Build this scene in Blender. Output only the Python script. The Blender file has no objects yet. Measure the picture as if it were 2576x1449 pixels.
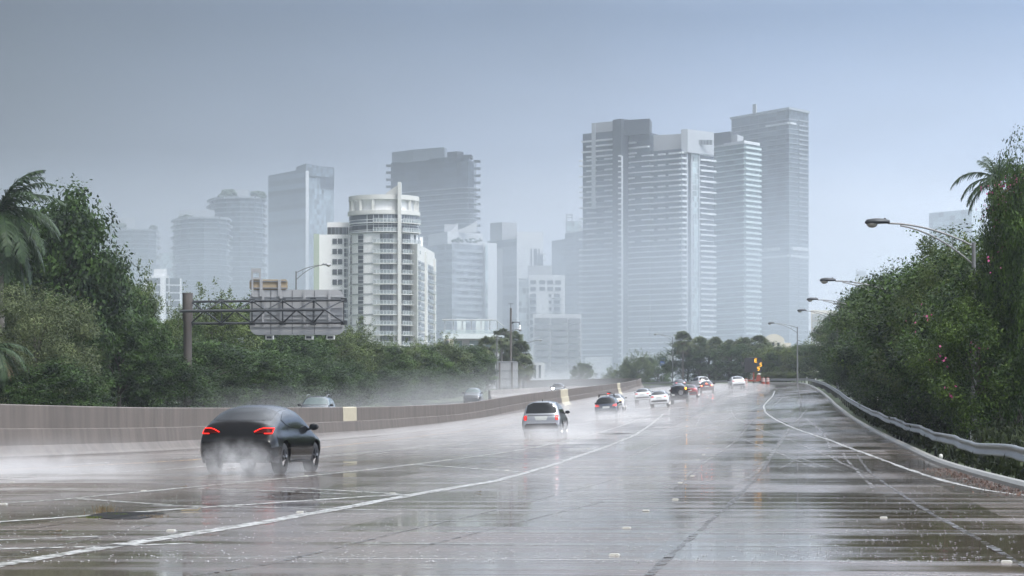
import bpy, bmesh, math, random
import numpy as np
from mathutils import Vector, Matrix
R = math.radians
random.seed(7)
scene = bpy.context.scene
COL = scene.collection
SKY_RAMP = [(0.0, (.54, .57, .64)), (.05, (.41, .445, .51)), (.09, (.175, .215, .29)), (.145, (.055, .088, .155)), (.30, (.40, .45, .54)), (.8, (.85, .89, .95))]
SKY_SIDE, SUN_E, EXPOSURE = 3.9, 1.3, 1.05
HAZE, HAZE_COL, HAZE_G = .00028, (.885, .93, .99), .7
MIST = .0016

# ------------------------------------------------------------------ camera, world, sun, exposure
F, CX, HY, CZ = 7000.0, 1288.0, 1065.0, 1.2      # focal length and principal point for a 2576 px wide frame, camera height
cam_d = bpy.data.cameras.new('camera')
cam = bpy.data.objects.new('camera', cam_d)
COL.objects.link(cam)
cam.location = (0, 0, CZ)
cam.rotation_euler = (R(90), 0, 0)
cam_d.sensor_width = 36
cam_d.lens = F * 36 / 2576
cam_d.shift_y = (HY - 724.5) / 2576
cam_d.clip_start, cam_d.clip_end = 0.5, 20000
scene.camera = cam

SUN_EL, SUN_AZ = R(58), R(150)
world = bpy.data.worlds.new("World")
scene.world = world
world.use_nodes = True
wn, wl = world.node_tree.nodes, world.node_tree.links
wn.clear()
def wnode(t, **k):
    n = wn.new(t)
    for a, b in k.items():
        setattr(n, a, b)
    return n
def wmath(op, a, b=None, clamp=False):
    n = wnode('ShaderNodeMath', operation=op, use_clamp=clamp)
    for i, v in enumerate((a, b)):
        if v is None: continue
        if isinstance(v, (int, float)): n.inputs[i].default_value = v
        else: wl.new(v, n.inputs[i])
    return n.outputs[0]
tc = wnode('ShaderNodeTexCoord')
sep = wnode('ShaderNodeSeparateXYZ')
wl.new(tc.outputs['Generated'], sep.inputs[0])
sky = wnode('ShaderNodeTexSky', sky_type='NISHITA', sun_disc=False, sun_elevation=SUN_EL, sun_rotation=SUN_AZ, air_density=1.5, dust_density=4.0, ozone_density=2.0)
# overcast rain cloud: pale along the horizon, a dark storm band above the towers, brighter again overhead
ramp = wnode('ShaderNodeValToRGB')
cr = ramp.color_ramp
while len(cr.elements) < 6: cr.elements.new(0.5)
for e, (p, c) in zip(cr.elements, SKY_RAMP):
    e.position, e.color = p, (*c, 1)
nz = wnode('ShaderNodeTexNoise')
nz.inputs['Scale'].default_value = 2.6
nz.inputs['Detail'].default_value = 4
mp = wnode('ShaderNodeMapping')
mp.inputs['Scale'].default_value = (1, 1, 3.0)
wl.new(tc.outputs['Generated'], mp.inputs[0]); wl.new(mp.outputs[0], nz.inputs['Vector'])
elev = wmath('ADD', sep.outputs['Z'], wmath('MULTIPLY', wmath('SUBTRACT', nz.outputs[0], 0.5), 0.022))
wl.new(elev, ramp.inputs[0])
# the cloud is thinner towards the right of the road
side = wmath('ADD', wmath('MULTIPLY', sep.outputs['X'], SKY_SIDE), 1.0)
side = wmath('MINIMUM', wmath('MAXIMUM', side, 0.3), 1.95)
mixs = wnode('ShaderNodeMix', data_type='RGBA', blend_type='MULTIPLY')
mixs.inputs[0].default_value = 1.0
comb = wnode('ShaderNodeCombineColor')
for i in range(3): wl.new(side, comb.inputs[i])
wl.new(ramp.outputs[0], mixs.inputs[6]); wl.new(comb.outputs[0], mixs.inputs[7])
scl = wnode('ShaderNodeMix', data_type='RGBA', blend_type='MULTIPLY')
scl.inputs[0].default_value = 1.0
scl.inputs[7].default_value = (10, 10, 10, 1)
# heavier and thinner patches in the cloud
nz2 = wnode('ShaderNodeTexNoise')
nz2.inputs['Scale'].default_value = 5.0
nz2.inputs['Detail'].default_value = 5
mp2 = wnode('ShaderNodeMapping')
mp2.inputs['Scale'].default_value = (1, 1, 3.5)
wl.new(tc.outputs['Generated'], mp2.inputs[0]); wl.new(mp2.outputs[0], nz2.inputs['Vector'])
cl = wmath('ADD', wmath('MULTIPLY', nz2.outputs[0], .9), .55)
cmb2 = wnode('ShaderNodeCombineColor')
for i in range(3): wl.new(cl, cmb2.inputs[i])
mixk = wnode('ShaderNodeMix', data_type='RGBA', blend_type='MULTIPLY')
mixk.inputs[0].default_value = 1.0
wl.new(mixs.outputs[2], mixk.inputs[6]); wl.new(cmb2.outputs[0], mixk.inputs[7])
wl.new(mixk.outputs[2], scl.inputs[6])
mixc = wnode('ShaderNodeMix', data_type='RGBA')
mixc.inputs[0].default_value = 0.94
wl.new(sky.outputs[0], mixc.inputs[6]); wl.new(scl.outputs[2], mixc.inputs[7])
bg = wnode('ShaderNodeBackground')
bg.inputs[1].default_value = 0.1
wl.new(mixc.outputs[2], bg.inputs[0])
wout = wnode('ShaderNodeOutputWorld')
wl.new(bg.outputs[0], wout.inputs[0])

sun_d = bpy.data.lights.new('sun', 'SUN')
sun_d.energy, sun_d.angle, sun_d.color = SUN_E, R(14), (1.0, 0.96, 0.9)
sun = bpy.data.objects.new('sun', sun_d)
COL.objects.link(sun)
sun.rotation_euler = (R(90) - SUN_EL, 0, R(180) - SUN_AZ)

vs = scene.view_settings
vs.view_transform, vs.look, vs.gamma, vs.exposure = 'Standard', 'None', 1.0, EXPOSURE
vs.use_curve_mapping = False
cy = scene.cycles
cy.use_denoising = True
cy.use_adaptive_sampling = True
cy.adaptive_threshold = 0.015
cy.max_bounces, cy.diffuse_bounces, cy.glossy_bounces, cy.transmission_bounces, cy.transparent_max_bounces = 6, 3, 4, 4, 12
cy.volume_bounces = 2
cy.sample_clamp_indirect = 6.0
try:
    cy.denoiser = 'OPENIMAGEDENOISE'
    cy.denoising_input_passes = 'RGB_ALBEDO_NORMAL'
except Exception:
    pass

# ------------------------------------------------------------------ measured ground: heights and paths
def table(pts, lo=-60, hi=4200, smooth=13):
    ys = np.arange(lo, hi + 1.0)
    p = np.array(pts, float)
    v = np.interp(ys, p[:, 0], p[:, 1])
    k = np.ones(smooth) / smooth
    for _ in range(2):
        v = np.convolve(np.pad(v, smooth // 2, mode='edge'), k, mode='valid')
    return lambda y: float(np.interp(y, ys, v))
def ext(pts, a, b):          # extend a path straight on at its near end
    (y0, v0), (y1, v1) = pts[0], pts[1]
    return [(a, v0 + (v1 - v0) / (y1 - y0) * (a - y0))] + pts
P = table([(-60, 0), (62, 0), (80, .05), (110, .25), (137, .55), (170, 1.0), (212, 1.75), (254, 2.85), (282, 3.55), (330, 4.7), (378, 5.9), (450, 7.4), (550, 8.6), (660, 9.2), (4200, 9.2)])
SE = table([(-60, 0), (80, 0), (110, .015), (137, .025), (160, .035), (226, .065), (300, .07), (380, .055), (430, .04), (520, .015), (4200, .0)])
XC = table(ext([(41.4, -7.6), (62.7, -4.9), (89, -2.0), (137, 3.46), (215, 11.1), (254, 14.8), (282, 17.6), (330, 23), (378, 28), (430, 31), (470, 30.5), (500, 27), (540, 20), (640, 10), (4200, 10)], -60, 0))
WOFF = table([(-60, 15.1), (286, 15.1), (360, 13.2), (430, 11.6), (4200, 11.6)])
XWF = table([(430, 19.6), (455, 21.3), (480, 21.6), (510, 18.5), (540, 11.5), (570, 2), (600, -14), (660, -60), (4200, -60)])
def XW(y): return XC(y) - WOFF(y) if y < 430 else XWF(y)           # median wall
XR = table(ext([(79, 13), (104, 15.4), (161, 20.7), (226, 26.8), (282, 32), (340, 37.4), (382, 41), (405, 42.6), (440, 42.5), (500, 38), (560, 28), (620, 10), (660, -10), (4200, -10)], -60, 0))  # guardrail
def zroad(x, y): return P(y) + SE(y) * (x - XC(y))
def zopp(x, y): return .3 + .8 * P(y)
def XO(y): return XW(y) - 12.2 if y < 430 else min(XW(430) - 12.2 + (y - 430) * .13, XW(y) - 4)
def ss(a, b, t):
    t = min(1, max(0, (t - a) / (b - a)))
    return t * t * (3 - 2 * t)
def zland(x, y):
    """the lie of the land beyond the carriageways"""
    near = P(y) * .9 + .1
    if x > XR(y): near = zroad(XR(y), y) + .1 + .5 * ss(XR(y) + .8, XR(y) + 5, x)
    far = ss(660, 780, y)
    wide = ss(120, 300, abs(x))
    return (near * (1 - far) * (1 - wide)) - .05
def at(x, y, d): return Vector(((x - CX) / F * d, d, CZ + (HY - y) / F * d))
def gx(x, d): return (x - CX) / F * d
def gz(y, d): return CZ + (HY - y) / F * d
def ground_at(x, y):
    """where the line of sight through a frame point meets the road"""
    d = 20.0
    while d < 640:
        p = at(x, y, d)
        if p.z <= zroad(p.x, d): break
        d += .25
    return Vector((p.x, d, zroad(p.x, d)))

# ------------------------------------------------------------------ mesh helpers
class MB:
    def __init__(s): s.v, s.f = [], []
    def add(s, vs, fs):
        o = len(s.v)
        s.v += [tuple(v) for v in vs]
        s.f += [tuple(i + o for i in f) for f in fs]
        return s
    def box(s, c, d, rz=0.0, rx=0.0):
        m = Matrix.Rotation(rz, 3, 'Z') @ Matrix.Rotation(rx, 3, 'X')
        vs = [Vector(c) + m @ Vector((sx * d[0] / 2, sy * d[1] / 2, sz * d[2] / 2)) for sx in (-1, 1) for sy in (-1, 1) for sz in (-1, 1)]
        return s.add(vs, [(0, 1, 3, 2), (4, 6, 7, 5), (0, 4, 5, 1), (2, 3, 7, 6), (0, 2, 6, 4), (1, 5, 7, 3)])
    def prism(s, pts, z0, z1, top=None):
        n = len(pts)
        top = top or pts
        z0s = z0 if isinstance(z0, (list, tuple)) else [z0] * n
        z1s = z1 if isinstance(z1, (list, tuple)) else [z1] * n
        vs = [(p[0], p[1], z) for p, z in zip(pts, z0s)] + [(p[0], p[1], z) for p, z in zip(top, z1s)]
        fs = [(i, (i + 1) % n, n + (i + 1) % n, n + i) for i in range(n)] + [tuple(range(n - 1, -1, -1)), tuple(range(n, 2 * n))]
        return s.add(vs, fs)
    def tube(s, pts, rad, n=8, cap=True):
        pts = [Vector(p) for p in pts]
        if isinstance(rad, (int, float)): rad = [rad] * len(pts)
        vs, fs = [], []
        for i, p in enumerate(pts):
            t = (pts[min(i + 1, len(pts) - 1)] - pts[max(i - 1, 0)]).normalized()
            u = t.cross(Vector((0, 0, 1)) if abs(t.z) < .9 else Vector((1, 0, 0))).normalized()
            w = t.cross(u)
            for k in range(n):
                a = 2 * math.pi * k / n
                vs.append(p + (u * math.cos(a) + w * math.sin(a)) * rad[i])
        for i in range(len(pts) - 1):
            for k in range(n):
                fs.append((i * n + k, i * n + (k + 1) % n, (i + 1) * n + (k + 1) % n, (i + 1) * n + k))
        if cap:
            fs.append(tuple(range(n - 1, -1, -1)))
            fs.append(tuple(range((len(pts) - 1) * n, len(pts) * n)))
        return s.add(vs, fs)
    def lathe(s, prof, n=24, axis='Z', c=(0, 0, 0)):
        vs, fs = [], []
        for r, h in prof:
            for k in range(n):
                a = 2 * math.pi * k / n
                q = (r * math.cos(a), r * math.sin(a), h)
                if axis == 'X': q = (h, q[0], q[1])
                if axis == 'Y': q = (q[0], h, q[1])
                vs.append(Vector(c) + Vector(q))
        m = len(prof)
        for i in range(m - 1):
            for k in range(n):
                fs.append((i * n + k, i * n + (k + 1) % n, (i + 1) * n + (k + 1) % n, (i + 1) * n + k))
        return s.add(vs, fs)
    def grid(s, rows):
        n = len(rows[0])
        vs = [v for r in rows for v in r]
        fs = [(i * n + k, i * n + k + 1, (i + 1) * n + k + 1, (i + 1) * n + k) for i in range(len(rows) - 1) for k in range(n - 1)]
        return s.add(vs, fs)
    def ellipsoid(s, c, r, n=14, m=8):
        rows = []
        for i in range(m + 1):
            a = math.pi * i / m
            rows.append([(c[0] + r[0] * math.sin(a) * math.cos(2 * math.pi * k / n), c[1] + r[1] * math.sin(a) * math.sin(2 * math.pi * k / n), c[2] + r[2] * math.cos(a)) for k in range(n + 1)])
        return s.grid(rows)
    def mesh(s, name, m, smooth=False, angle=None, weld=False):
        me = bpy.data.meshes.new(name)
        me.from_pydata(s.v, [], s.f)
        if weld:
            bm = bmesh.new(); bm.from_mesh(me)
            bmesh.ops.remove_doubles(bm, verts=bm.verts, dist=1e-4)
            bmesh.ops.recalc_face_normals(bm, faces=bm.faces)
            bm.to_mesh(me); bm.free()
        if m: me.materials.append(m)
        if smooth:
            me.shade_smooth()
            if angle: me.set_sharp_from_angle(angle=R(angle))
        return me
    def build(s, name, m, parent=None, loc=(0, 0, 0), smooth=False, angle=None, weld=False):
        return put(name, s.mesh(name, m, smooth, angle, weld), parent, loc)
def put(name, me, parent=None, loc=(0, 0, 0)):
    o = bpy.data.objects.new(name, me)
    COL.objects.link(o)
    o.location = loc
    if parent: o.parent = parent
    return o
def tag(o, label=None, cat=None, group=None, kind=None):
    for k, v in (('label', label), ('category', cat), ('group', group), ('kind', kind)):
        if v: o[k] = v
    return o
def thing(name, label, cat, loc=(0, 0, 0), rz=0, group=None):
    o = bpy.data.objects.new(name, None)
    COL.objects.link(o)
    o.location = loc
    o.rotation_euler = (0, 0, rz)
    o.empty_display_size = .3
    return tag(o, label, cat, group)
def dup(root, loc, rz=None, label=None, scale=None, group=None):
    def cp(o, parent):
        c = o.copy(); COL.objects.link(c)
        if parent: c.parent = parent
        for ch in o.children: cp(ch, c)
        return c
    r = cp(root, None)
    r.location = loc
    if rz is not None: r.rotation_euler = (0, 0, rz)
    if scale: r.scale = scale
    if label: r['label'] = label
    if group: r['group'] = group
    return r

# ------------------------------------------------------------------ materials
def newmat(name):
    m = bpy.data.materials.new(name); m.use_nodes = True
    return m, m.node_tree.nodes, m.node_tree.links, m.node_tree.nodes['Principled BSDF']
def mat(name, col, rough=.5, metal=0.0, var=.15, scale=3.0, bump=0.0, coat=0.0, emit=None, estr=0.0, spec=None, stretch=(1, 1, 1)):
    m, n, l, b = newmat(name)
    t = n.new('ShaderNodeTexCoord')
    mp = n.new('ShaderNodeMapping'); mp.inputs['Scale'].default_value = stretch
    z = n.new('ShaderNodeTexNoise'); z.inputs['Scale'].default_value = scale; z.inputs['Detail'].default_value = 4
    l.new(t.outputs['Object'], mp.inputs[0]); l.new(mp.outputs[0], z.inputs['Vector'])
    mx = n.new('ShaderNodeMix'); mx.data_type = 'RGBA'
    l.new(z.outputs[0], mx.inputs[0])
    mx.inputs[6].default_value = (*[c * (1 - var) for c in col], 1)
    mx.inputs[7].default_value = (*[min(1, c * (1 + var)) for c in col], 1)
    l.new(mx.outputs[2], b.inputs['Base Color'])
    b.inputs['Roughness'].default_value = rough
    b.inputs['Metallic'].default_value = metal
    b.inputs['Coat Weight'].default_value = coat
    b.inputs['Coat Roughness'].default_value = .06
    if spec is not None: b.inputs['Specular IOR Level'].default_value = spec
    if bump:
        bp = n.new('ShaderNodeBump'); bp.inputs['Strength'].default_value = bump; bp.inputs['Distance'].default_value = .05
        l.new(z.outputs[0], bp.inputs['Height']); l.new(bp.outputs[0], b.inputs['Normal'])
    if emit:
        b.inputs['Emission Color'].default_value = (*emit, 1); b.inputs['Emission Strength'].default_value = estr
    return m
def facade(name, glass, frame, fh, mw, fz=.12, fx=.12, rough=.25, spec=.5):
    """curtain wall: floor bands and mullions in metres, each pane a little different"""
    m, n, l, b = newmat(name)
    t = n.new('ShaderNodeTexCoord'); s = n.new('ShaderNodeSeparateXYZ'); l.new(t.outputs['Object'], s.inputs[0])
    def mt(op, a, c=None):
        k = n.new('ShaderNodeMath'); k.operation = op
        for i, v in enumerate((a, c)):
            if v is None: continue
            if isinstance(v, (int, float)): k.inputs[i].default_value = v
            else: l.new(v, k.inputs[i])
        return k.outputs[0]
    h = mt('ADD', s.outputs['X'], mt('MULTIPLY', s.outputs['Y'], .83))
    zf = mt('DIVIDE', s.outputs['Z'], fh); xf = mt('DIVIDE', h, mw)
    band = mt('LESS_THAN', mt('FRACT', zf), fz); mul = mt('LESS_THAN', mt('FRACT', xf), fx)
    fr = mt('MAXIMUM', band, mul)
    cv = n.new('ShaderNodeCombineXYZ'); l.new(mt('FLOOR', xf), cv.inputs[0]); l.new(mt('FLOOR', zf), cv.inputs[1])
    wnz = n.new('ShaderNodeTexWhiteNoise'); wnz.noise_dimensions = '2D'; l.new(cv.outputs[0], wnz.inputs['Vector'])
    g = n.new('ShaderNodeMix'); g.data_type = 'RGBA'; l.new(wnz.outputs['Value'], g.inputs[0])
    g.inputs[6].default_value = (*[c * .4 for c in glass], 1); g.inputs[7].default_value = (*[min(1, c * 1.8) for c in glass], 1)
    mx = n.new('ShaderNodeMix'); mx.data_type = 'RGBA'; l.new(fr, mx.inputs[0]); l.new(g.outputs[2], mx.inputs[6]); mx.inputs[7].default_value = (*frame, 1)
    l.new(mx.outputs[2], b.inputs['Base Color'])
    b.inputs['Roughness'].default_value = rough
    b.inputs['Specular IOR Level'].default_value = spec
    return m
def volmat(name, dens, col=(.95, .96, .98), hetero=None, g=0.0, zfade=None):
    m = bpy.data.materials.new(name); m.use_nodes = True
    n, l = m.node_tree.nodes, m.node_tree.links
    n.clear()
    out = n.new('ShaderNodeOutputMaterial'); v = n.new('ShaderNodeVolumePrincipled')
    v.inputs['Color'].default_value = (*col, 1); v.inputs['Density'].default_value = dens; v.inputs['Anisotropy'].default_value = g
    l.new(v.outputs[0], out.inputs['Volume'])
    if hetero:
        scale, mode, lo = hetero
        t = n.new('ShaderNodeTexCoord'); z = n.new('ShaderNodeTexNoise')
        z.inputs['Scale'].default_value = scale; z.inputs['Detail'].default_value = 5; z.inputs['Roughness'].default_value = .65
        gm = n.new('ShaderNodeNewGeometry'); l.new(gm.outputs['Position'], z.inputs['Vector'])
        r = n.new('ShaderNodeMapRange'); r.inputs[1].default_value = lo; r.inputs[2].default_value = lo + .3
        l.new(z.outputs[0], r.inputs[0])
        def mt(op, a, c):
            k = n.new('ShaderNodeMath'); k.operation = op
            for i, q in enumerate((a, c)):
                if isinstance(q, (int, float)): k.inputs[i].default_value = q
                else: l.new(q, k.inputs[i])
            return k.outputs[0]
        val = r.outputs[0]
        if mode == 'ball':
            ln = n.new('ShaderNodeVectorMath'); ln.operation = 'LENGTH'; l.new(t.outputs['Object'], ln.inputs[0])
            fo = n.new('ShaderNodeMapRange'); fo.inputs[1].default_value = 1.0; fo.inputs[2].default_value = .15; fo.interpolation_type = 'SMOOTHSTEP'
            l.new(ln.outputs['Value'], fo.inputs[0])
            val = mt('MULTIPLY', val, fo.outputs[0])
        l.new(mt('MULTIPLY', val, dens), v.inputs['Density'])
    else:
        pass
    return m
# ------------------------------------------------------------------ the setting: land, carriageways, markings
M = {}
M['grass'] = mat('grass', (.045, .065, .022), .7, var=.5, scale=.6)
M['concrete'] = mat('concrete', (.24, .21, .185), .5, var=.35, scale=.5, bump=.1)
M['wallc'] = None
M['steel'] = mat('steel', (.30, .31, .32), .35, .7, var=.2, scale=2)
M['dark_steel'] = mat('dark_steel', (.045, .05, .055), .4, .4, var=.25, scale=2)
M['rust_steel'] = mat('rust_steel', (.13, .115, .105), .55, .2, var=.35, scale=1.2, stretch=(4, 4, .6))
M['galv'] = mat('galv', (.30, .31, .32), .36, .7, var=.2, scale=4)
M['white'] = mat('white', (.72, .72, .70), .45, var=.08)
M['black'] = mat('black', (.02, .02, .022), .5, var=.2)
M['rubber'] = mat('rubber', (.018, .018, .019), .6, var=.2)

def wet_road(name, base, joints=True, wear=1.0):
    m, n, l, b = newmat(name)
    t = n.new('ShaderNodeTexCoord')
    def N(ty, **k):
        q = n.new(ty)
        for a, v in k.items(): setattr(q, a, v)
        return q
    def mt(op, a, c=None, d=None, clamp=False):
        k = N('ShaderNodeMath', operation=op, use_clamp=clamp)
        for i, v in enumerate((a, c, d)):
            if v is None: continue
            if isinstance(v, (int, float)): k.inputs[i].default_value = v
            else: l.new(v, k.inputs[i])
        return k.outputs[0]
    rot = N('ShaderNodeMapping'); rot.inputs['Rotation'].default_value = (0, 0, R(6.2))
    l.new(t.outputs['Object'], rot.inputs[0])
    s = N('ShaderNodeSeparateXYZ'); l.new(rot.outputs[0], s.inputs[0])
    def noise(scale, st, det=4, rough=.55):
        mp = N('ShaderNodeMapping'); mp.inputs['Scale'].default_value = st
        l.new(rot.outputs[0], mp.inputs[0])
        z = N('ShaderNodeTexNoise'); z.inputs['Scale'].default_value = scale; z.inputs['Detail'].default_value = det; z.inputs['Roughness'].default_value = rough
        l.new(mp.outputs[0], z.inputs['Vector'])
        return z.outputs[0]
    # slabs of slightly different concrete
    row = mt('FLOOR', mt('DIVIDE', s.outputs['Y'], 6.1)); lane = mt('FLOOR', mt('DIVIDE', mt('ADD', s.outputs['X'], 9.3), 3.9))
    cv = N('ShaderNodeCombineXYZ'); l.new(row, cv.inputs[0]); l.new(lane, cv.inputs[1])
    wn_ = N('ShaderNodeTexWhiteNoise', noise_dimensions='2D'); l.new(cv.outputs[0], wn_.inputs['Vector'])
    fine = noise(1.0, (5, 5, 5), 5, .7)
    mid = noise(.35, (1, .35, 1), 5)
    big = noise(.08, (1, .5, 1), 3)
    track = noise(.55, (1, .02, 1), 3)
    v = mt('ADD', mt('MULTIPLY', wn_.outputs['Value'], .35), mt('ADD', mt('MULTIPLY', mid, .5), mt('MULTIPLY', fine, .5)))
    v = mt('ADD', v, mt('MULTIPLY', track, .45))
    mr = N('ShaderNodeMapRange'); l.new(v, mr.inputs[0]); mr.inputs[1].default_value = .55; mr.inputs[2].default_value = 1.3
    mx = N('ShaderNodeMix', data_type='RGBA'); l.new(mr.outputs[0], mx.inputs[0])
    mx.inputs[6].default_value = (*[c * .55 for c in base], 1); mx.inputs[7].default_value = (*[c * 1.5 for c in base], 1)
    col = mx.outputs[2]
    fj = mt('FRACT', mt('DIVIDE', s.outputs['Y'], 6.1))
    joint = mt('LESS_THAN', fj, .022)
    if joints:
        mj = N('ShaderNodeMix', data_type='RGBA'); l.new(mt('MULTIPLY', joint, .6), mj.inputs[0]); l.new(col, mj.inputs[6]); mj.inputs[7].default_value = (.5, .49, .47, 1)  # pale tone stands in for sky reflected along each joint
        col = mj.outputs[2]
    l.new(col, b.inputs['Base Color'])
    # water film: mirror-like in the hollows, rougher where the concrete stands proud, in bands across the lanes
    bandn = noise(1.0, (.10, 1.1, 1), 5, .62)
    flow = noise(1.0, (.9, .05, 1), 3)
    w_ = mt('ADD', mt('MULTIPLY', bandn, .62), mt('ADD', mt('MULTIPLY', mid, .28), mt('ADD', mt('MULTIPLY', flow, .16), mt('MULTIPLY', mt('SUBTRACT', wn_.outputs['Value'], .5), .10))))
    wr = N('ShaderNodeMapRange'); l.new(w_, wr.inputs[0]); wr.inputs[1].default_value = .46; wr.inputs[2].default_value = .66
    wr.inputs[3].default_value = WET[0]; wr.inputs[4].default_value = WET[1]
    ro = mt('ADD', wr.outputs[0], mt('MULTIPLY', mt('SUBTRACT', fine, .5), .10), clamp=True)
    ro = mt('MAXIMUM', ro, .04)
    l.new(ro, b.inputs['Roughness'])
    b.inputs['IOR'].default_value = 1.42
    rip = noise(1.0, (1.5, 7, 1), 3)
    h = mt('ADD', mt('MULTIPLY', bandn, .5), mt('ADD', mt('MULTIPLY', rip, .12), mt('MULTIPLY', fine, .10)))
    bp = N('ShaderNodeBump'); bp.inputs['Strength'].default_value = ROADBUMP; bp.inputs['Distance'].default_value = .02
    l.new(h, bp.inputs['Height']); l.new(bp.outputs[0], b.inputs['Normal'])
    return m
WET, ROADBUMP = (.02, .27), .085
M['road'] = wet_road('wet_concrete', (.128, .098, .079))
M['road_opp'] = wet_road('wet_concrete_far', (.13, .12, .11))

# land: one sheet to the horizon
xs = sorted(set([-2500, -1800, -1200, -800, -500, -350, -250, -180, -130, -100, -80] + list(range(-66, 70, 3)) + [75, 85, 100, 130, 180, 250, 350, 500, 800, 1200, 1800, 2500]))
ysg = sorted(set([-300, -200, -100] + list(range(-60, 700, 6)) + [720, 760, 800, 900, 1000, 1300, 1700, 2200, 3000, 3600]))
def zl(x, y):
    if -60 <= y <= 650:
        if XW(y) - .5 <= x <= XR(y) + 1.2: return zroad(x, y) - .35
        if XO(y) - 3 <= x < XW(y) - .5: return min(zopp(x, y), zroad(XW(y), y)) - .35
        return zland(x, y)
    if y < -60: return -.4
    return zland(x, min(y, 4000))
g = MB(); g.grid([[(x, y, zl(x, y)) for x in xs] for y in ysg])
tag(g.build('ground', M['grass'], smooth=True), 'dark wet verge and land beyond the carriageways', kind='structure')

def sheet(name, xl, xr, z, y0, y1, dy, nx, m):
    b = MB(); rows = []
    y = y0
    while y <= y1 + .01:
        a, c = xl(y), xr(y)
        rows.append([(a + (c - a) * k / nx, y, z(a + (c - a) * k / nx, y)) for k in range(nx + 1)])
        y += dy
    b.grid(rows)
    return b.build(name, m, smooth=True)
road = tag(sheet('road', lambda y: XW(y) - .3, lambda y: XR(y) - .75, zroad, -20, 650, 2.5, 26, M['road']), 'wet grey concrete motorway with merging ramp', kind='structure')
opp = tag(sheet('opposite_road', lambda y: XO(y), lambda y: XW(y) - .2, zopp, 60, 620, 4, 6, M['road_opp']), 'wet carriageway beyond the median wall', kind='structure')

def strip(mb, pts, w, lift=.005, wob=0.0, wide_x=True, breaks=None):
    """a painted stripe along ground points (kept on the road surface)"""
    dense = []
    for i in range(len(pts) - 1):
        a, c = Vector(pts[i]), Vector(pts[i + 1])
        n = max(1, int((c - a).length / 1.5))
        for k in range(n): dense.append(a.lerp(c, k / n))
    dense.append(Vector(pts[-1]))
    rows, rng = [], random.Random(len(pts) * 7 + int(w * 1000))
    for i, p in enumerate(dense):
        t = dense[min(i + 1, len(dense) - 1)] - dense[max(i - 1, 0)]
        nx = Vector((t.y, -t.x, 0)).normalized()
        a = p - nx * w / 2 * (1 + rng.uniform(-wob, wob)); c = p + nx * w / 2 * (1 + rng.uniform(-wob, wob))
        rows.append([(a.x, a.y, zroad(a.x, a.y) + lift), (c.x, c.y, zroad(c.x, c.y) + lift)])
    mb.grid(rows)
def worn(name, col, rough=.3, lo=.35, scale=6.0):
    m = mat(name, col, rough, var=.25, scale=3)
    n, l = m.node_tree.nodes, m.node_tree.links
    b = n['Principled BSDF']
    t = n.new('ShaderNodeTexCoord'); z = n.new('ShaderNodeTexNoise'); z.inputs['Scale'].default_value = scale; z.inputs['Detail'].default_value = 5
    l.new(t.outputs['Object'], z.inputs['Vector'])
    r = n.new('ShaderNodeMapRange'); r.inputs[1].default_value = lo; r.inputs[2].default_value = lo + .12
    l.new(z.outputs[0], r.inputs[0]); l.new(r.outputs[0], b.inputs['Alpha'])
    return m
M['paint'] = worn('paint', (.52, .52, .50), .28, .40)
M['paint_thin'] = worn('paint_thin', (.30, .29, .275), .3, .50, 4)
M['yellow_paint'] = worn('yellow_paint', (.55, .30, .07), .35, .42)
M['seam'] = worn('seam', (.085, .08, .072), .35, .47)
M['sky_glint_seam'] = worn('sky_glint_seam', (.36, .35, .33), .15, .40)  # reflected sky on the ramp joints, put into the colour
def path(*px): return [ground_at(x, y) for x, y in px]
# gore edge lines
ml = MB()
line1 = path((-60, 1436), (0, 1425), (322, 1370), (644, 1318), (900, 1272), (1040, 1245), (1249, 1210), (1420, 1160), (1592, 1097), (1640, 1066), (1668, 1042))
strip(ml, line1[:7], .24, wob=.25)
strip(ml, line1[6:], .17, wob=.3)
line0 = path((-60, 1276), (0, 1268), (155, 1257), (447, 1229), (774, 1198), (926, 1182), (1123, 1158), (1267, 1139), (1418, 1111), (1508, 1088), (1600, 1058), (1640, 1042))
strip(ml, line0, .12, wob=.3)
tag(ml.build('road', M['paint']), 'worn white edge lines of the painted gore', kind='structure').name = 'gore_lines'
# lines across the gore
mc = MB()
for a, c, w in (((-40, 1316), (1010, 1244), .2), ((-30, 1384), (480, 1369), .22), ((180, 1254), (500, 1276), .16), ((380, 1272), (1010, 1286), .16), ((700, 1226), (1000, 1243), .14),
                ((500, 1229), (870, 1243), .14), ((1040, 1168), (1330, 1189), .14), ((1160, 1146), (1470, 1160), .13), ((1230, 1122), (1530, 1132), .13), ((-20, 1360), (250, 1352), .14)):
    strip(mc, path(a, ((a[0] + c[0]) / 2, (a[1] + c[1]) / 2), c), w, wob=.4)
tag(mc.build('gore_hatching', M['paint']), 'white hatching across the painted gore', kind='structure')
# yellow line along the median and the lane lines
my = MB()
strip(my, path((-40, 1186), (0, 1183), (475, 1158), (789, 1128), (1144, 1086), (1300, 1062), (1420, 1042)), .16, wob=.3)
tag(my.build('median_line', M['yellow_paint']), 'faded yellow edge line beside the median wall', kind='structure')
mw = MB()
strip(mw, path((-40, 1206), (0, 1203), (420, 1181), (800, 1149), (1100, 1117)), .10, wob=.3)
strip(mw, path((790, 1152), (1030, 1128), (1200, 1108)), .12, wob=.3)
for x0, x1, off in ((66, 70, -11), (78, 82, -11), (90, 94, -11), (102, 106, -11), (114, 118, -11), (126, 130, -11), (150, 154, -11), (174, 178, -11), (72, 76, -5.6), (96, 100, -5.6), (120, 124, -5.6), (144, 148, -5.6), (168, 172, -5.6), (192, 196, -5.6)):
    strip(mw, [Vector((XC(x0) + off + 1.9, x0, 0)), Vector((XC(x1) + off + 1.9, x1, 0))], .14)
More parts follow.
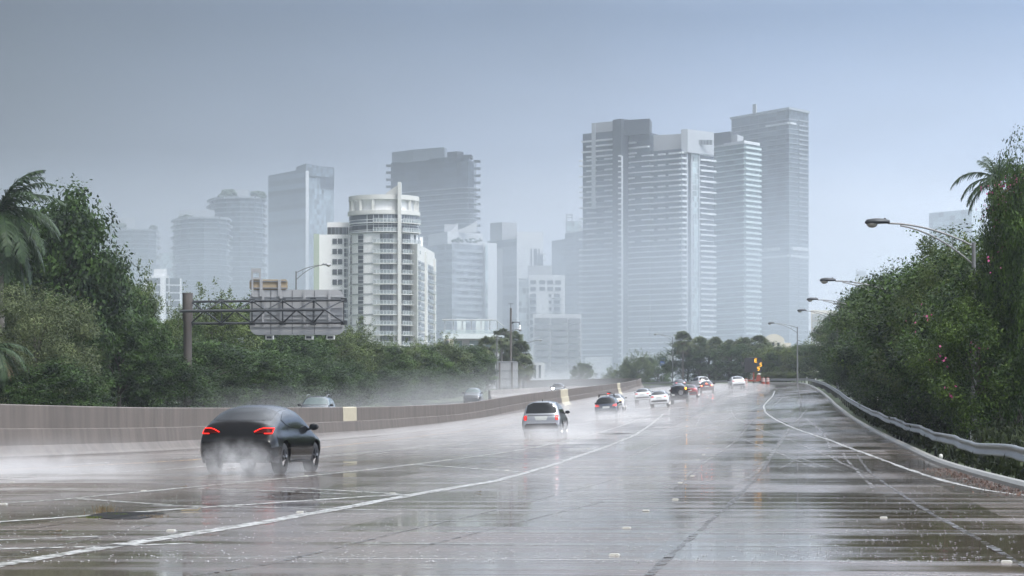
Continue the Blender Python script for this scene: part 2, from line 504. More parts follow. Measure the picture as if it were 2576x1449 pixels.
for d0 in range(270, 400, 12):
    strip(mw, [Vector((XC(d0) + 1.2, d0, 0)), Vector((XC(d0 + 4) + 1.2, d0 + 4, 0))], .16)
tag(mw.build('lane_lines', M['paint']), 'white lane dashes on the main carriageway', kind='structure')
# ramp edge line, old seams and curved tyre scars
mr_ = MB()
strip(mr_, path((1949, 984), (1944, 996), (1930, 1010), (1921, 1022), (1926, 1038), (1948, 1054), (1990, 1074), (2040, 1092), (2090, 1108), (2145, 1130), (2185, 1144), (2235, 1162), (2300, 1186), (2380, 1212), (2480, 1234), (2600, 1250)), .13, wob=.45)
tag(mr_.build('ramp_edge_line', M['paint']), 'pale curved edge line of the ramp', kind='structure')
mt_ = MB()
for pts, w in (([(1585, 1150), (1640, 1122), (1740, 1085), (1850, 1044), (1960, 1000)], .10), ([(1880, 1206), (1935, 1150), (1985, 1078), (2030, 1030)], .12),
               ([(1790, 1076), (1850, 1096), (1960, 1140), (2050, 1176)], .10), ([(1838, 1030), (1850, 1052), (1905, 1078), (1990, 1108), (2090, 1150), (2180, 1190)], .10),
               ([(1745, 1080), (1762, 1050), (1800, 1040)], .08), ([(1960, 1180), (2010, 1150), (2075, 1175), (2190, 1200)], .06), ([(1690, 1230), (1760, 1170), (1850, 1110), (1890, 1060), (1970, 1000)], .09),
               ([(2090, 1130), (2080, 1105), (2062, 1080), (2030, 1055)], .12), ([(2120, 1140), (2160, 1188), (2200, 1230)], .08)):
    strip(mt_, path(*pts), w, wob=.6)
tag(mt_.build('tyre_scars', M['paint_thin']), 'pale tyre marks curving over the ramp', kind='structure')
ms = MB()
for pts, w in (([(1628, 1452), (1700, 1386), (1770, 1326), (1840, 1266), (1900, 1206), (1940, 1150)], .07), ([(2157, 1144), (2190, 1190), (2234, 1222), (2344, 1294), (2468, 1362), (2590, 1436)], .07),
               ([(0, 1405), (300, 1342), (470, 1300), (640, 1275)], .05), ([(470, 1452), (700, 1415), (1000, 1342), (1300, 1272), (1550, 1205)], .045), ([(1040, 1384), (1280, 1320), (1520, 1262)], .04)):
    strip(ms, path(*pts), w, wob=.5, lift=.006)
tag(ms.build('slab_seams', M['seam']), 'dark seams between the concrete slabs', kind='structure')
# crosswise joints of the ramp, the sky glint on them painted as pale colour
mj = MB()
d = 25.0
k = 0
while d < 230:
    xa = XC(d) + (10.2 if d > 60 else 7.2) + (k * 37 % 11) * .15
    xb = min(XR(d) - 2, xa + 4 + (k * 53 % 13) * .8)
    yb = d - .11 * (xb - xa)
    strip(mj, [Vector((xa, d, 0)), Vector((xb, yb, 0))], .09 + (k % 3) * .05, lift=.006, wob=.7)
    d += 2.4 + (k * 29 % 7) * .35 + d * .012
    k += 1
tag(mj.build('slab_joints', M['sky_glint_seam']), 'crosswise joints in the ramp slabs with a painted pale sky glint', kind='structure')
# dark asphalt patch, low kerb on the right
pa = MB()
rim = [ground_at(*p) for p in ((212, 1300), (268, 1289), (300, 1289), (360, 1290), (418, 1293), (396, 1299), (350, 1307), (280, 1307))]
pa.add([(p.x, p.y, p.z + .007) for p in rim], [tuple(range(len(rim)))])
M['asphalt'] = mat('asphalt', (.022, .022, .023), .9, var=.6, scale=8, bump=.8, spec=.1)
tag(pa.build('asphalt_patch', M['asphalt']), 'dark asphalt patch sunk in the concrete', kind='structure')
kb = MB()
rows = []
y = 40.0
while y < 470:
    x = XR(y) - .85; z = zroad(x, y)
    rows.append([(x - .12, y, z - .05), (x - .11, y, z + .05), (x - .04, y, z + .11), (x + .10, y, z + .11), (x + .12, y, z - .2)])
    y += 4
kb.grid(rows)
M['kerbc'] = mat('kerb_concrete', (.24, .235, .22), .4, var=.3, scale=1.5)
tag(kb.build('kerb', M['kerbc'], smooth=False), 'pale concrete kerb below the guardrail', kind='structure')

# ------------------------------------------------------------------ median wall
def wallmat():
    m = mat('wall_concrete', (.138, .116, .100), .6, var=.5, scale=.8, bump=.15, stretch=(2.2, 2.2, .35))
    # pour joints every six metres
    n, l = m.node_tree.nodes, m.node_tree.links
    b = n['Principled BSDF']
    src = b.inputs['Base Color'].links[0].from_socket
    t = n.new('ShaderNodeTexCoord'); s = n.new('ShaderNodeSeparateXYZ'); l.new(t.outputs['Object'], s.inputs[0])
    def mt(op, a, c):
        k = n.new('ShaderNodeMath'); k.operation = op
        for i, q in enumerate((a, c)):
            if isinstance(q, (int, float)): k.inputs[i].default_value = q
            else: l.new(q, k.inputs[i])
        return k.outputs[0]
    jt = mt('LESS_THAN', mt('FRACT', mt('DIVIDE', s.outputs['Y'], 6.0), 0), .008)
    z = n.new('ShaderNodeTexNoise'); z.inputs['Scale'].default_value = 1.0; z.inputs['Detail'].default_value = 5
    mp = n.new('ShaderNodeMapping'); mp.inputs['Scale'].default_value = (.7, .7, .10); l.new(t.outputs['Object'], mp.inputs[0]); l.new(mp.outputs[0], z.inputs['Vector'])
    r = n.new('ShaderNodeMapRange'); r.inputs[1].default_value = .5; r.inputs[2].default_value = .72; r.inputs[3].default_value = 1.0; r.inputs[4].default_value = .68; l.new(z.outputs[0], r.inputs[0])
    f = mt('MULTIPLY', r.outputs[0], mt('SUBTRACT', 1.0, mt('MULTIPLY', jt, .22)))
    cb = n.new('ShaderNodeCombineColor')
    for i in range(3): l.new(f, cb.inputs[i])
    mx = n.new('ShaderNodeMix'); mx.data_type = 'RGBA'; mx.blend_type = 'MULTIPLY'; mx.inputs[0].default_value = 1
    l.new(src, mx.inputs[6]); l.new(cb.outputs[0], mx.inputs[7]); l.new(mx.outputs[2], b.inputs['Base Color'])
    return m
M['wallc'] = wallmat()
M['pale_joint'] = mat('pale_joint', (.50, .45, .33), .6, var=.15)
mb_ = thing('median_wall', 'long brown concrete median wall with a ledge halfway up', 'wall', (XW(60), 60, zroad(XW(60), 60)))
lo_, hi_ = MB(), MB()
r1, r2 = [], []
y = -14.0
o = mb_.location
while y <= 575:
    x = XW(y); z = min(zroad(x, y), zopp(x, y)) if y > 60 else zroad(x, y)
    h = 1.80 - .38 * ss(300, 430, y)
    zz = zroad(x, y)
    r1.append([Vector((x + a, y, zz + b)) - o for a, b in ((.42, -.3), (.42, .07), (.30, .16), (.12, .42), (.06, h * .54), (.0, h * .54 + .02), (-.1, h * .54 + .02))])
    r2.append([Vector((x + a, y, zz + b)) - o for a, b in ((-.02, h * .54 + .02), (-.03, h - .03), (-.06, h), (-.24, h), (-.26, h - .03), (-.26, -.5))])
    y += 3
lo_.grid(r1).build('barrier_base', M['wallc'], mb_)
hi_.grid(r2).build('upper_wall', M['wallc'], mb_)
for xp, w, yy in ((848, .55, 158), (1412, .75, 303), (1552, .5, 368)):
    j = MB()
    # a pale infill where two wall pours meet
    d0 = yy
    for q in range(4):
        pass
    rows = []
    for dy in (0, .5, 1.0):
        y = d0 + dy * (w / .11)
        x = XW(y); zz = zroad(x, y); h = 1.80 - .38 * ss(300, 430, y)
        lo2 = h * .54 + .03 if xp < 900 else .02
        prof = [(.44, .07), (.32, .165), (.14, .43), (.08, h * .54)] if xp > 900 else []
        rows.append([Vector((x + a, y, zz + b)) - o for a, b in prof + [(.0, h * .54 + .03), (-.01, h - .03), (-.05, h + .012), (-.2, h + .012)]])
    j.grid(rows).build('joint_infill', M['pale_joint'], mb_)
# wall on the far side of the opposite carriageway
ow = thing('parapet_wall', 'low pale concrete parapet across the opposite carriageway', 'wall', (XO(330), 330, zopp(0, 330)))
o = ow.location
b = MB(); rows = []
for y in range(330, 600, 5):
    x = XO(y) + .5; z = zopp(x, y)
    rows.append([Vector((x + a, y, z + b_)) - o for a, b_ in ((.3, -.4), (.25, .2), (.1, .5), (.06, 1.05), (-.14, 1.05), (-.16, -.4))])
b.grid(rows).build('parapet', M['concrete'], ow)

# ------------------------------------------------------------------ guardrail
gr = thing('guardrail', 'long corrugated steel guardrail along the right verge, bending left in the distance', 'guardrail', (XR(60), 60, zroad(XR(60), 60)))
o = gr.location
prof = [(-.02, .0), (-.07, .02), (-.08, .06), (-.02, .13), (-.0, .165), (-.02, .20), (-.08, .27), (-.07, .31), (-.02, .33)]
rows = []
y = 44.0
ys_r = []
while y < 640:
    ys_r.append(y); y += 2 if y < 120 else 4
for y in ys_r:
    x = XR(y) + .05 * math.sin(y * .9) * (y < 140); z = zroad(XR(y), y)
    t = Vector((XR(y + 1) - XR(y - 1), 2, 0)).normalized(); nx = Vector((t.y, -t.x, 0))
    zz = z + .34 + .035 * math.sin(y * .31) * (y < 160)
    rows.append([Vector((x, y, zz)) + nx * a * 1.4 + Vector((0, 0, b_ * .98)) - o for a, b_ in prof])
MB().grid(rows).build('rail', M['galv'], gr, smooth=True)
pm = MB().box((0, 0, .06), (.10, .10, 1.0)).mesh('post', M['black'])
y = 46.0
n_post = 0
while y < 470 and n_post < 96:
    x = XR(y) + .17; z = zroad(XR(y), y)
    put('post', pm, gr, Vector((x, y, z)) - o)
    n_post += 1
    y += 3.8 if y < 200 else 5.5
# small white delineator posts behind the rail
dm = MB().box((0, 0, .55), (.12, .05, 1.1)).mesh('delineator_post', M['white'])
for i, (x, y) in enumerate(((2445, 1108), (2369, 1066), (2278, 1028), (2209, 1000), (2186, 990), (2030, 955), (2052, 958))):
    dd = (96, 118, 150, 182, 200, 395, 385)[i]
    zb = gz(y, dd)
    ob = put('delineator_post', dm, None, (gx(x, dd), dd, zb - .75))
    tag(ob, ['white delineator post at the foot of the nearest right-hand lamp post', 'white delineator post just past the nearest lamp post', 'white delineator post halfway along the right guardrail', 'nearer of two white delineator posts where the guardrail darkens', 'farther of two white delineator posts where the guardrail darkens', 'farthest white delineator post by the bend of the guardrail', 'white delineator post just before the bend of the guardrail'][i], 'delineator post', 'white delineator posts behind the guardrail')
# ------------------------------------------------------------------ cars
def paint(name, col, metal=.0, rough=.25): return mat(name, col, rough, metal, var=.06, scale=2, coat=.9)
M['glass'] = mat('car_glass', (.012, .014, .016), .06, var=.1, spec=.6)
M['glass_pale'] = mat('car_glass_pale', (.10, .13, .13), .06, var=.2, spec=.6)
M['trim'] = mat('car_trim', (.02, .02, .021), .5, var=.2)
M['alloy'] = mat('alloy', (.45, .45, .46), .3, .8)
M['darkrim'] = mat('dark_rim', (.05, .05, .055), .3, .6)
M['tail'] = mat('tail_lamp', (.5, .01, .01), .5, spec=0, emit=(1.0, .03, .02), estr=1.1)
M['brake'] = mat('brake_lamp', (.6, .02, .01), .2, emit=(1.0, .10, .03), estr=9)
M['amber'] = mat('amber_lamp', (.7, .3, .02), .2, emit=(1.0, .42, .02), estr=7)
M['redglass'] = mat('red_lens', (.05, .004, .004), .4, spec=.1)
M['redlens'] = mat('bright_red_lens', (.45, .03, .025), .15, emit=(1, .04, .03), estr=.12, coat=.8)
M['clearlens'] = mat('clear_lens', (.35, .34, .34), .12, coat=.8)
M['plate'] = mat('plate', (.45, .47, .46), .5)
M['headlamp'] = mat('headlamp', (1, 1, .95), .2, emit=(1.0, .98, .92), estr=40)

class Shape:
    def __init__(s, L, W, H, top, belt, tumble, rear_plan=.86, front_plan=.80, wheels=(.95, 3.75), wr=.36, roundk=12, zb=.26, rearz=None):
        s.L, s.W, s.H, s.belt, s.tum, s.k, s.wr, s.wheels = L, W, H, belt, tumble, roundk, wr, wheels
        ys = np.linspace(0, L, 301)
        t = np.array(top); v = np.interp(ys, t[:, 0], t[:, 1])
        ker = np.ones(7) / 7
        v2 = np.convolve(np.pad(v, 3, mode='edge'), ker, mode='valid')
        s.ys, s.zt_ = ys, v2
        p = np.interp(ys, [0, .1, .3, .7, L - 1.0, L - .4, L - .1, L], [rear_plan, rear_plan + (1 - rear_plan) * .55, rear_plan + (1 - rear_plan) * .85, 1, 1, .95, .86, front_plan])
        s.pl_ = np.convolve(np.pad(p, 4, mode='edge'), np.ones(9) / 9, mode='valid')
        b = np.interp(ys, rearz[0], rearz[1]) if rearz else np.interp(ys, [0, .12, .35, L - .4, L], [.33, .28, zb, zb, .32])
        s.flat = b.copy()
        for w in wheels:
            Rr = wr + .07
            q = Rr ** 2 - (ys - w) ** 2
            b = np.where(q > 0, np.maximum(b, wr + np.sqrt(np.maximum(q, 0))), b)
        s.zb_ = b
    def zt(s, y): return float(np.interp(y, s.ys, s.zt_))
    def zb(s, y): return float(np.interp(y, s.ys, s.zb_))
    def w(s, y, z):
        zt, zb = s.zt(y), float(np.interp(y, s.ys, s.flat))
        base = s.W / 2 * float(np.interp(y, s.ys, s.pl_))
        if z < s.belt:
            t = (z - .2) / (s.belt - .2); f = 1 - .10 * (t - .52) ** 2 / .27
            f0 = f
        else:
            f = .915 - (.915 - s.tum) * ((z - s.belt) / (s.H - s.belt + 1e-6)) ** 1.05
        tt = min(1, max(0, (z - zb) / max(.05, zt - zb)))
        return base * f * (1 - tt ** s.k) ** (1 / 2.4)
    def y_end(s, x, z, front=False):
        rng = np.linspace(0, s.L * .62, 250)
        for i, q in enumerate(rng):
            y = s.L - q if front else q
            if z <= s.zt(y) and abs(x) <= s.w(y, z) + .004: return y
        return s.L * .5

def solid(mb, t=.012):
    return mb
def make_car(name, label, spec, loc, rz, body, group='cars driving along the wet motorway', rim='alloy', glass='glass', front=False):
    S = spec['shape']
    root = thing(name, label, spec.get('cat', 'car'), loc, rz, group)
    N = 84
    yy = np.array(sorted(set(list(np.round(S.L * (.5 - .5 * np.cos(np.pi * np.arange(N + 1) / N)), 4)) + [round(w + a * (S.wr + .075), 4) for w in S.wheels for a in (-1, -.98, -.9, -.75, -.5, 0, .5, .75, .9, .98, 1)])))
    nz = 22
    mb = MB()
    for sx in (1, -1):
        rows = []
        for y in yy:
            zb, zt = S.zb(y), S.zt(y)
            r = []
            for i in range(nz + 1):
                t = i / nz; t = 1 - (1 - t) ** 1.8
                z = zb + (zt - zb) * t
                r.append((sx * S.w(y, z), y, z))
            rows.append(r if sx > 0 else r[::-1])
        mb.grid(rows)
    # close the two ends
    for y in (yy[0], yy[-1]):
        zb, zt = S.zb(y), S.zt(y)
        rows = []
        for i in range(nz + 1):
            t = 1 - (1 - i / nz) ** 1.8
            z = zb + (zt - zb) * t; w = S.w(y, z)
            rows.append([(w * k, y, z) for k in (-1, -.5, 0, .5, 1)])
        mb.grid(rows)
    mb.build('body', body, root, smooth=True, angle=38, weld=True)
    ub = MB().box((0, S.L / 2, .42), (S.W * .66, S.L * .9, .3))
    ub.build('underbody', M['trim'], root)
    def end_patch(part, outline, m, off=.012, nx=10, nr=10, fr=False, parent=root):
        zs = np.linspace(outline[0][0], outline[-1][0], nr)
        rows = []
        for z in zs:
            lo = np.interp(z, [q[0] for q in outline], [q[1] for q in outline]); hi = np.interp(z, [q[0] for q in outline], [q[2] for q in outline])
            r = []
            for k in range(nx + 1):
                x = lo + (hi - lo) * k / nx
                y = S.y_end(x, z, fr)
                r.append((x, y + (off if fr else -off), z + off * .3))
            rows.append(r)
        o = MB().grid(rows).build(part, m, parent, smooth=True)
        return o
    def side_patch(part, outline, m, off=.01, n=18, nr=5, sides=(1, -1)):
        for sx in sides:
            rows = []
            for y in np.linspace(outline[0][0], outline[-1][0], n):
                lo = np.interp(y, [q[0] for q in outline], [q[1] for q in outline]); hi = np.interp(y, [q[0] for q in outline], [q[2] for q in outline])
                rows.append([(sx * (S.w(y, lo + (hi - lo) * k / nr) + off), y, lo + (hi - lo) * k / nr) for k in range(nr + 1)])
            MB().grid(rows).build(part, m, root, smooth=True)
    for o_, m_ in spec.get('rear_glass', []): end_patch('rear_window', o_, M[m_])
    for o_ in spec.get('front_glass', []): end_patch('windshield', o_, M[glass], fr=True)
    for o_ in spec.get('side_glass', []): side_patch('side_window', o_, M[glass])
    for part, o_, m_ in spec.get('rear_trim', []): end_patch(part, o_, M[m_], off=.016, nx=12, nr=6)
    for part, o_, m_ in spec.get('side_trim', []): side_patch(part, o_, M[m_], off=.014)
    for part, o_, m_ in spec.get('lamps', []):
        for sx in (1, -1):
            oo = [(z, sx * a, sx * b_) for z, a, b_ in o_]
            end_patch(part, oo, M[m_], off=.022, nx=6, nr=6)
    for part, pts, r, m_ in spec.get('lamp_tubes', []):
        for sx in (1, -1):
            pp = []
            for i in range(len(pts) - 1):
                for k in range(4):
                    x = pts[i][0] + (pts[i + 1][0] - pts[i][0]) * k / 4; z = pts[i][1] + (pts[i + 1][1] - pts[i][1]) * k / 4
                    pp.append((sx * x, S.y_end(x, z) - .03, z))
            x, z = pts[-1]; pp.append((sx * x, S.y_end(x, z) - .03, z))
            MB().tube(pp, r, 6).build(part, M[m_], root)
    # wheels
    for i, wy in enumerate(S.wheels):
        for sx in (1, -1):
            xw = S.W / 2 * .93
            R_ = S.wr
            t = MB().lathe([(R_ * .62, -.12), (R_ * .9, -.125), (R_ * .985, -.10), (R_, -.05), (R_, .05), (R_ * .985, .10), (R_ * .9, .125), (R_ * .62, .12)], 28, 'X')
            wo = t.build('wheel', M['rubber'], root, (sx * (xw - .10), wy, R_), smooth=True, angle=50)
            rm = MB().lathe([(R_ * .66, .06), (R_ * .66, .115), (R_ * .60, .115), (R_ * .56, .04), (.0, .03)], 28, 'X')
            for k in range(5):
                a = 2 * math.pi * k / 5 + .3
                rm.tube([(.105, math.cos(a) * R_ * .12, math.sin(a) * R_ * .12), (.1, math.cos(a) * R_ * .6, math.sin(a) * R_ * .6)], [.05, .035], 5)
            if sx < 0: rm.v = [(-v[0], v[1], v[2]) for v in rm.v]
            rm.build('rim', M[rim], wo)
    # mirrors
    my, mz = spec['mirror']
    for sx in (1, -1):
        x = S.w(my, mz)
        q = MB().ellipsoid((sx * (x + .13), my, mz + .07), (.12, .07, .085))
        q.tube([(sx * (x - .05), my + .03, mz), (sx * (x + .08), my, mz + .04)], [.035, .025], 6)
        q.build('side_mirror', M['trim'] if spec.get('darkmirror') else body, root, smooth=True)
        MB().box((sx * (x + .135), my - .066, mz + .07), (.17, .012, .11)).build('mirror_glass', M['glass'], root)
    if spec.get('antenna'):
        y = spec['antenna']
        fin = MB().prism([(-.02, y), (.02, y), (.012, y + .16), (-.012, y + .16)], S.H - .01, [S.H + .07, S.H + .07, S.H, S.H])
        fin.build('antenna_fin', M['trim'], root)
    if spec.get('rails'):
        for sx in (1, -1):
            x = S.W / 2 * S.tum * .88
            MB().tube([(sx * x, .7, S.zt(.7) - .02), (sx * x, .85, S.H + .05), (sx * x, 1.7, S.H + .065), (sx * x, 2.5, S.H + .04), (sx * x, 2.65, S.zt(2.65) - .03)], .022, 6).build('roof_rail', M['steel'], root)
    return root, end_patch

BLACK, SILVER, NAVY, WHITE = mat('black_paint', (.003, .003, .0035), .2, 0, var=.1, coat=.4, spec=.3), paint('silver_paint', (.29, .305, .33), .55, .3), paint('navy_paint', (.035, .048, .075), .3), paint('white_paint', (.74, .75, .77))
MAROON, RED, DARKP, GREYP, PALEB = paint('maroon_paint', (.085, .018, .022), .3), paint('red_paint', (.22, .02, .025)), paint('charcoal_paint', (.02, .02, .022), .2), paint('grey_paint', (.05, .054, .06), .4), paint('pale_blue_paint', (.36, .42, .50), .4)

fast_shape = Shape(4.75, 1.92, 1.62, [(0, .78), (.04, .95), (.10, 1.10), (.15, 1.215), (.22, 1.245), (.45, 1.33), (.8, 1.46), (1.2, 1.57), (1.7, 1.625), (2.2, 1.635), (2.7, 1.59), (3.1, 1.46), (3.5, 1.26), (3.8, 1.10), (4.25, .97), (4.6, .82), (4.75, .6)], 1.0, .77, wheels=(.93, 3.82), wr=.365, roundk=13)
FAST = dict(shape=fast_shape, cat='car', mirror=(3.35, 1.03), darkmirror=True,
    rear_glass=[([(1.265, -.70, .70), (1.32, -.71, .71), (1.44, -.68, .68), (1.56, -.62, .62)], 'glass')],
    front_glass=[[(1.14, -.70, .70), (1.30, -.66, .66), (1.52, -.52, .52)]],
    side_glass=[[(1.0, 1.26, 1.27), (1.25, 1.16, 1.39), (1.6, 1.10, 1.48), (2.2, 1.06, 1.515), (2.7, 1.05, 1.47), (3.1, 1.06, 1.33), (3.45, 1.06, 1.09)]],
    rear_trim=[('diffuser', [(.36, -.72, .72), (.50, -.80, .80), (.60, -.70, .70)], 'trim')],
    side_trim=[('wheel_arch_trim', [(1.42, .27, .30), (2.4, .26, .32), (3.35, .27, .30)], 'trim')],
    lamps=[('tail_lamp_lens', [(.955, .42, .82), (1.0, .46, .83), (1.075, .62, .82)], 'redglass')],
    lamp_tubes=[('tail_lamp', [(.66, .955), (.835, .955), (.835, 1.075), (.66, 1.085), (.55, 1.06), (.42, .99)], .012, 'tail')])
suv_shape = Shape(4.83, 1.95, 1.80, [(0, .62), (.04, .92), (.1, 1.10), (.2, 1.18), (.3, 1.40), (.40, 1.64), (.46, 1.745), (.8, 1.78), (1.6, 1.80), (2.4, 1.79), (2.9, 1.70), (3.3, 1.42), (3.65, 1.2), (4.2, 1.1), (4.65, .98), (4.83, .65)], 1.12, .74, rear_plan=.90, wheels=(.98, 3.80), wr=.375, roundk=14)
SUV = dict(shape=suv_shape, cat='car', mirror=(3.3, 1.14), darkmirror=True, antenna=1.0,
    rear_glass=[([(1.20, -.74, .74), (1.26, -.745, .745), (1.55, -.69, .69), (1.66, -.66, .66), (1.72, -.60, .60)], 'glass')],
    front_glass=[[(1.24, -.74, .74), (1.6, -.64, .64), (1.69, -.58, .58)]],
    side_glass=[[(.62, 1.22, 1.50), (.9, 1.20, 1.66), (1.9, 1.17, 1.68), (2.6, 1.15, 1.66), (3.0, 1.15, 1.52), (3.45, 1.16, 1.21)]],
    rear_trim=[('number_panel', [(.86, -.26, .26), (1.05, -.32, .32)], 'plate'), ('tailgate_strip', [(1.085, -.66, .66), (1.11, -.66, .66)], 'trim'), ('bumper', [(.44, -.82, .82), (.62, -.80, .80), (.70, -.72, .72)], 'trim')],
    side_trim=[('sill_trim', [(1.45, .27, .36), (2.4, .26, .37), (3.30, .27, .36)], 'trim')],
    lamps=[('tail_lamp_lens', [(.86, .70, .83), (.95, .68, .85), (1.09, .69, .84)], 'redlens'), ('reflector', [(.66, .64, .74), (.70, .64, .74)], 'redglass')],
    lamp_tubes=[('tail_lamp', [(.72, 1.07), (.80, 1.06), (.81, .90), (.73, .885)], .015, 'tail')])
cross_shape = Shape(4.62, 1.83, 1.72, [(0, .62), (.04, .90), (.1, 1.05), (.2, 1.13), (.35, 1.38), (.5, 1.58), (.58, 1.65), (1.0, 1.69), (1.8, 1.72), (2.4, 1.70), (2.9, 1.58), (3.25, 1.32), (3.55, 1.14), (4.1, 1.05), (4.5, .92), (4.62, .6)], 1.08, .72, rear_plan=.88, wheels=(.92, 3.60), wr=.355, roundk=11)
CROSS = dict(shape=cross_shape, cat='car', mirror=(3.2, 1.1), darkmirror=True, antenna=1.1,
    rear_glass=[([(1.15, -.70, .70), (1.22, -.70, .70), (1.5, -.62, .62), (1.61, -.55, .55)], 'glass')],
    front_glass=[[(1.2, -.7, .7), (1.5, -.62, .62), (1.62, -.54, .54)]],
    side_glass=[[(.75, 1.20, 1.42), (1.0, 1.15, 1.57), (1.9, 1.12, 1.61), (2.5, 1.10, 1.58), (2.95, 1.10, 1.44), (3.3, 1.11, 1.15)]],
    rear_trim=[('licence_plate', [(.80, -.26, .26), (.95, -.26, .26)], 'plate'), ('bumper', [(.44, -.78, .78), (.56, -.80, .80), (.66, -.72, .72)], 'trim')],
    side_trim=[('sill_trim', [(1.40, .27, .36), (2.3, .26, .36), (3.15, .27, .36)], 'trim')],
    lamps=[('tail_lamp_lens', [(.93, .48, .78), (1.0, .50, .80), (1.10, .62, .79)], 'redlens')],
    lamp_tubes=[('tail_lamp', [(.70, .96), (.79, .99), (.79, 1.08)], .02, 'tail')])
sedan_shape = Shape(4.65, 1.80, 1.45, [(0, .66), (.04, .90), (.10, 1.02), (.2, 1.06), (.5, 1.075), (.65, 1.10), (1.0, 1.25), (1.35, 1.37), (1.8, 1.435), (2.3, 1.45), (2.7, 1.41), (3.1, 1.22), (3.45, 1.02), (4.0, .93), (4.45, .80), (4.65, .55)], .96, .70, wheels=(.98, 3.68), wr=.33, roundk=9)
SEDAN = dict(shape=sedan_shape, cat='car', mirror=(3.15, .98), antenna=1.5,
    rear_glass=[([(1.09, -.62, .62), (1.15, -.63, .63), (1.30, -.57, .57), (1.40, -.49, .49)], 'glass')],
    front_glass=[[(1.06, -.64, .64), (1.3, -.56, .56), (1.4, -.48, .48)]],
    side_glass=[[(.95, 1.07, 1.13), (1.2, 1.02, 1.25), (1.7, 1.0, 1.35), (2.3, .98, 1.37), (2.7, .98, 1.31), (3.2, .99, 1.03)]],
    rear_trim=[('licence_plate', [(.76, -.24, .24), (.88, -.24, .24)], 'plate'), ('bumper', [(.43, -.70, .70), (.52, -.74, .74), (.60, -.62, .62)], 'trim')],
    lamps=[('tail_lamp', [(.86, .46, .72), (.92, .44, .75), (.985, .50, .74)], 'redlens')])
COUPE = dict(SEDAN, lamps=[('tail_lamp_lens', [(.84, .44, .72), (.92, .42, .75), (.96, .50, .74)], 'redlens'), ('tail_lamp', [(.90, .50, .66), (.95, .50, .70)], 'amber')])
MAR = dict(SEDAN, lamps=[('tail_lamp', [(.83, .56, .68), (.88, .54, .71), (.94, .56, .69)], 'brake')], rear_trim=[('licence_plate', [(.70, -.24, .24), (.82, -.24, .24)], 'plate'), ('high_brake_lamp', [(1.1, -.12, .12), (1.13, -.12, .12)], 'brake')])
spare_shape = Shape(4.5, 1.80, 1.70, [(0, .62), (.03, .95), (.06, 1.1), (.12, 1.35), (.2, 1.58), (.26, 1.65), (.7, 1.69), (1.6, 1.70), (2.3, 1.68), (2.8, 1.56), (3.15, 1.28), (3.45, 1.12), (4.0, 1.04), (4.35, .92), (4.5, .6)], 1.06, .80, rear_plan=.93, wheels=(.85, 3.45), wr=.35, roundk=14)
SPARE = dict(shape=spare_shape, cat='car', mirror=(3.1, 1.1), darkmirror=True,
    rear_glass=[([(1.10, -.66, .66), (1.5, -.62, .62), (1.60, -.56, .56)], 'glass')],
    front_glass=[[(1.2, -.7, .7), (1.5, -.64, .64), (1.6, -.58, .58)]],
    side_glass=[[(.45, 1.16, 1.48), (.9, 1.14, 1.58), (1.9, 1.12, 1.60), (2.5, 1.10, 1.55), (2.9, 1.10, 1.40), (3.2, 1.11, 1.15)]],
    rear_trim=[('licence_plate', [(.70, -.68, -.40), (.84, -.68, -.40)], 'plate'), ('bumper', [(.43, -.80, .80), (.62, -.80, .80)], 'trim')],
    lamps=[('tail_lamp_lens', [(1.10, .70, .78), (1.45, .67, .73), (1.58, .62, .68)], 'redglass')])
WCROSS = dict(CROSS, lamps=[('tail_lamp', [(.98, .44, .78), (1.02, .46, .80), (1.06, .60, .79)], 'redlens')], lamp_tubes=[])
FASTW = dict(FAST, lamp_tubes=[], lamps=[('tail_lamp', [(.965, .42, .82), (1.0, .46, .83), (1.07, .66, .82)], 'redlens')],
    rear_glass=[([(1.25, -.64, .64), (1.30, -.66, .66), (1.42, -.62, .62), (1.585, -.52, .52)], 'glass')])

def drive(xp, d, dh=0.0):
    x = gx(xp, d)
    slope = (XC(d + 4) - XC(d - 4)) / 8
    return (x, d, zroad(x, d)), -(math.atan(slope)) + dh
def car(name, label, spec, xp, d, body, dh=0.0, **k):
    loc, rz = drive(xp, d, dh)
    r, ep = make_car(name, label, spec, loc, rz, body, **k)
    x = loc[0]
    r.rotation_euler[1] = -math.atan(SE(d)); r.rotation_euler[0] = math.atan((P(d + 2) - P(d - 2)) / 4)
    return r, ep
tesla, _ = car('black_car', 'glossy black fastback car with glowing red tail lamps, nearest on the motorway', FAST, 594, 64.6, BLACK, rim='darkrim', dh=-.065)
silver, _ = car('silver_car', 'silver SUV throwing up spray in the lane ahead of the black fastback', SUV, 1362, 135, SILVER)
navy, nep = car('dark_blue_car', 'dark blue crossover carrying a rack and bicycle tray on its roof', CROSS, 1526, 211, NAVY)
# rack bars and the bicycle tray they carry
rk = thing('roof_rack', 'black crossbars fixed on the roof of the dark blue crossover', 'roof rack', navy.location, navy.rotation_euler[2])
rk.rotation_euler = navy.rotation_euler
for y in (1.2, 2.1):
    q = MB().tube([(-.62, y, 1.84), (.62, y, 1.84)], .022, 6)
    for sx in (-1, 1): q.tube([(sx * .55, y, 1.84), (sx * .60, y, 1.64)], .03, 6)
    q.build('crossbar', M['trim'], rk)
tray = MB().tube([(.28, .75, 1.90), (.28, 2.5, 1.90)], .03, 6).tube([(.28, 1.3, 1.90), (.12, 1.15, 2.02), (.10, .95, 1.98)], .022, 6).box((.28, .8, 1.94), (.10, .2, .08)).box((.28, 2.42, 1.94), (.10, .2, .08))
tr_o = tray.build('bicycle_tray', M['trim'], None, navy.location)
tr_o.rotation_euler = navy.rotation_euler
tag(tr_o, 'black bicycle tray clamped on the roof crossbars of the dark blue crossover', 'bicycle carrier')
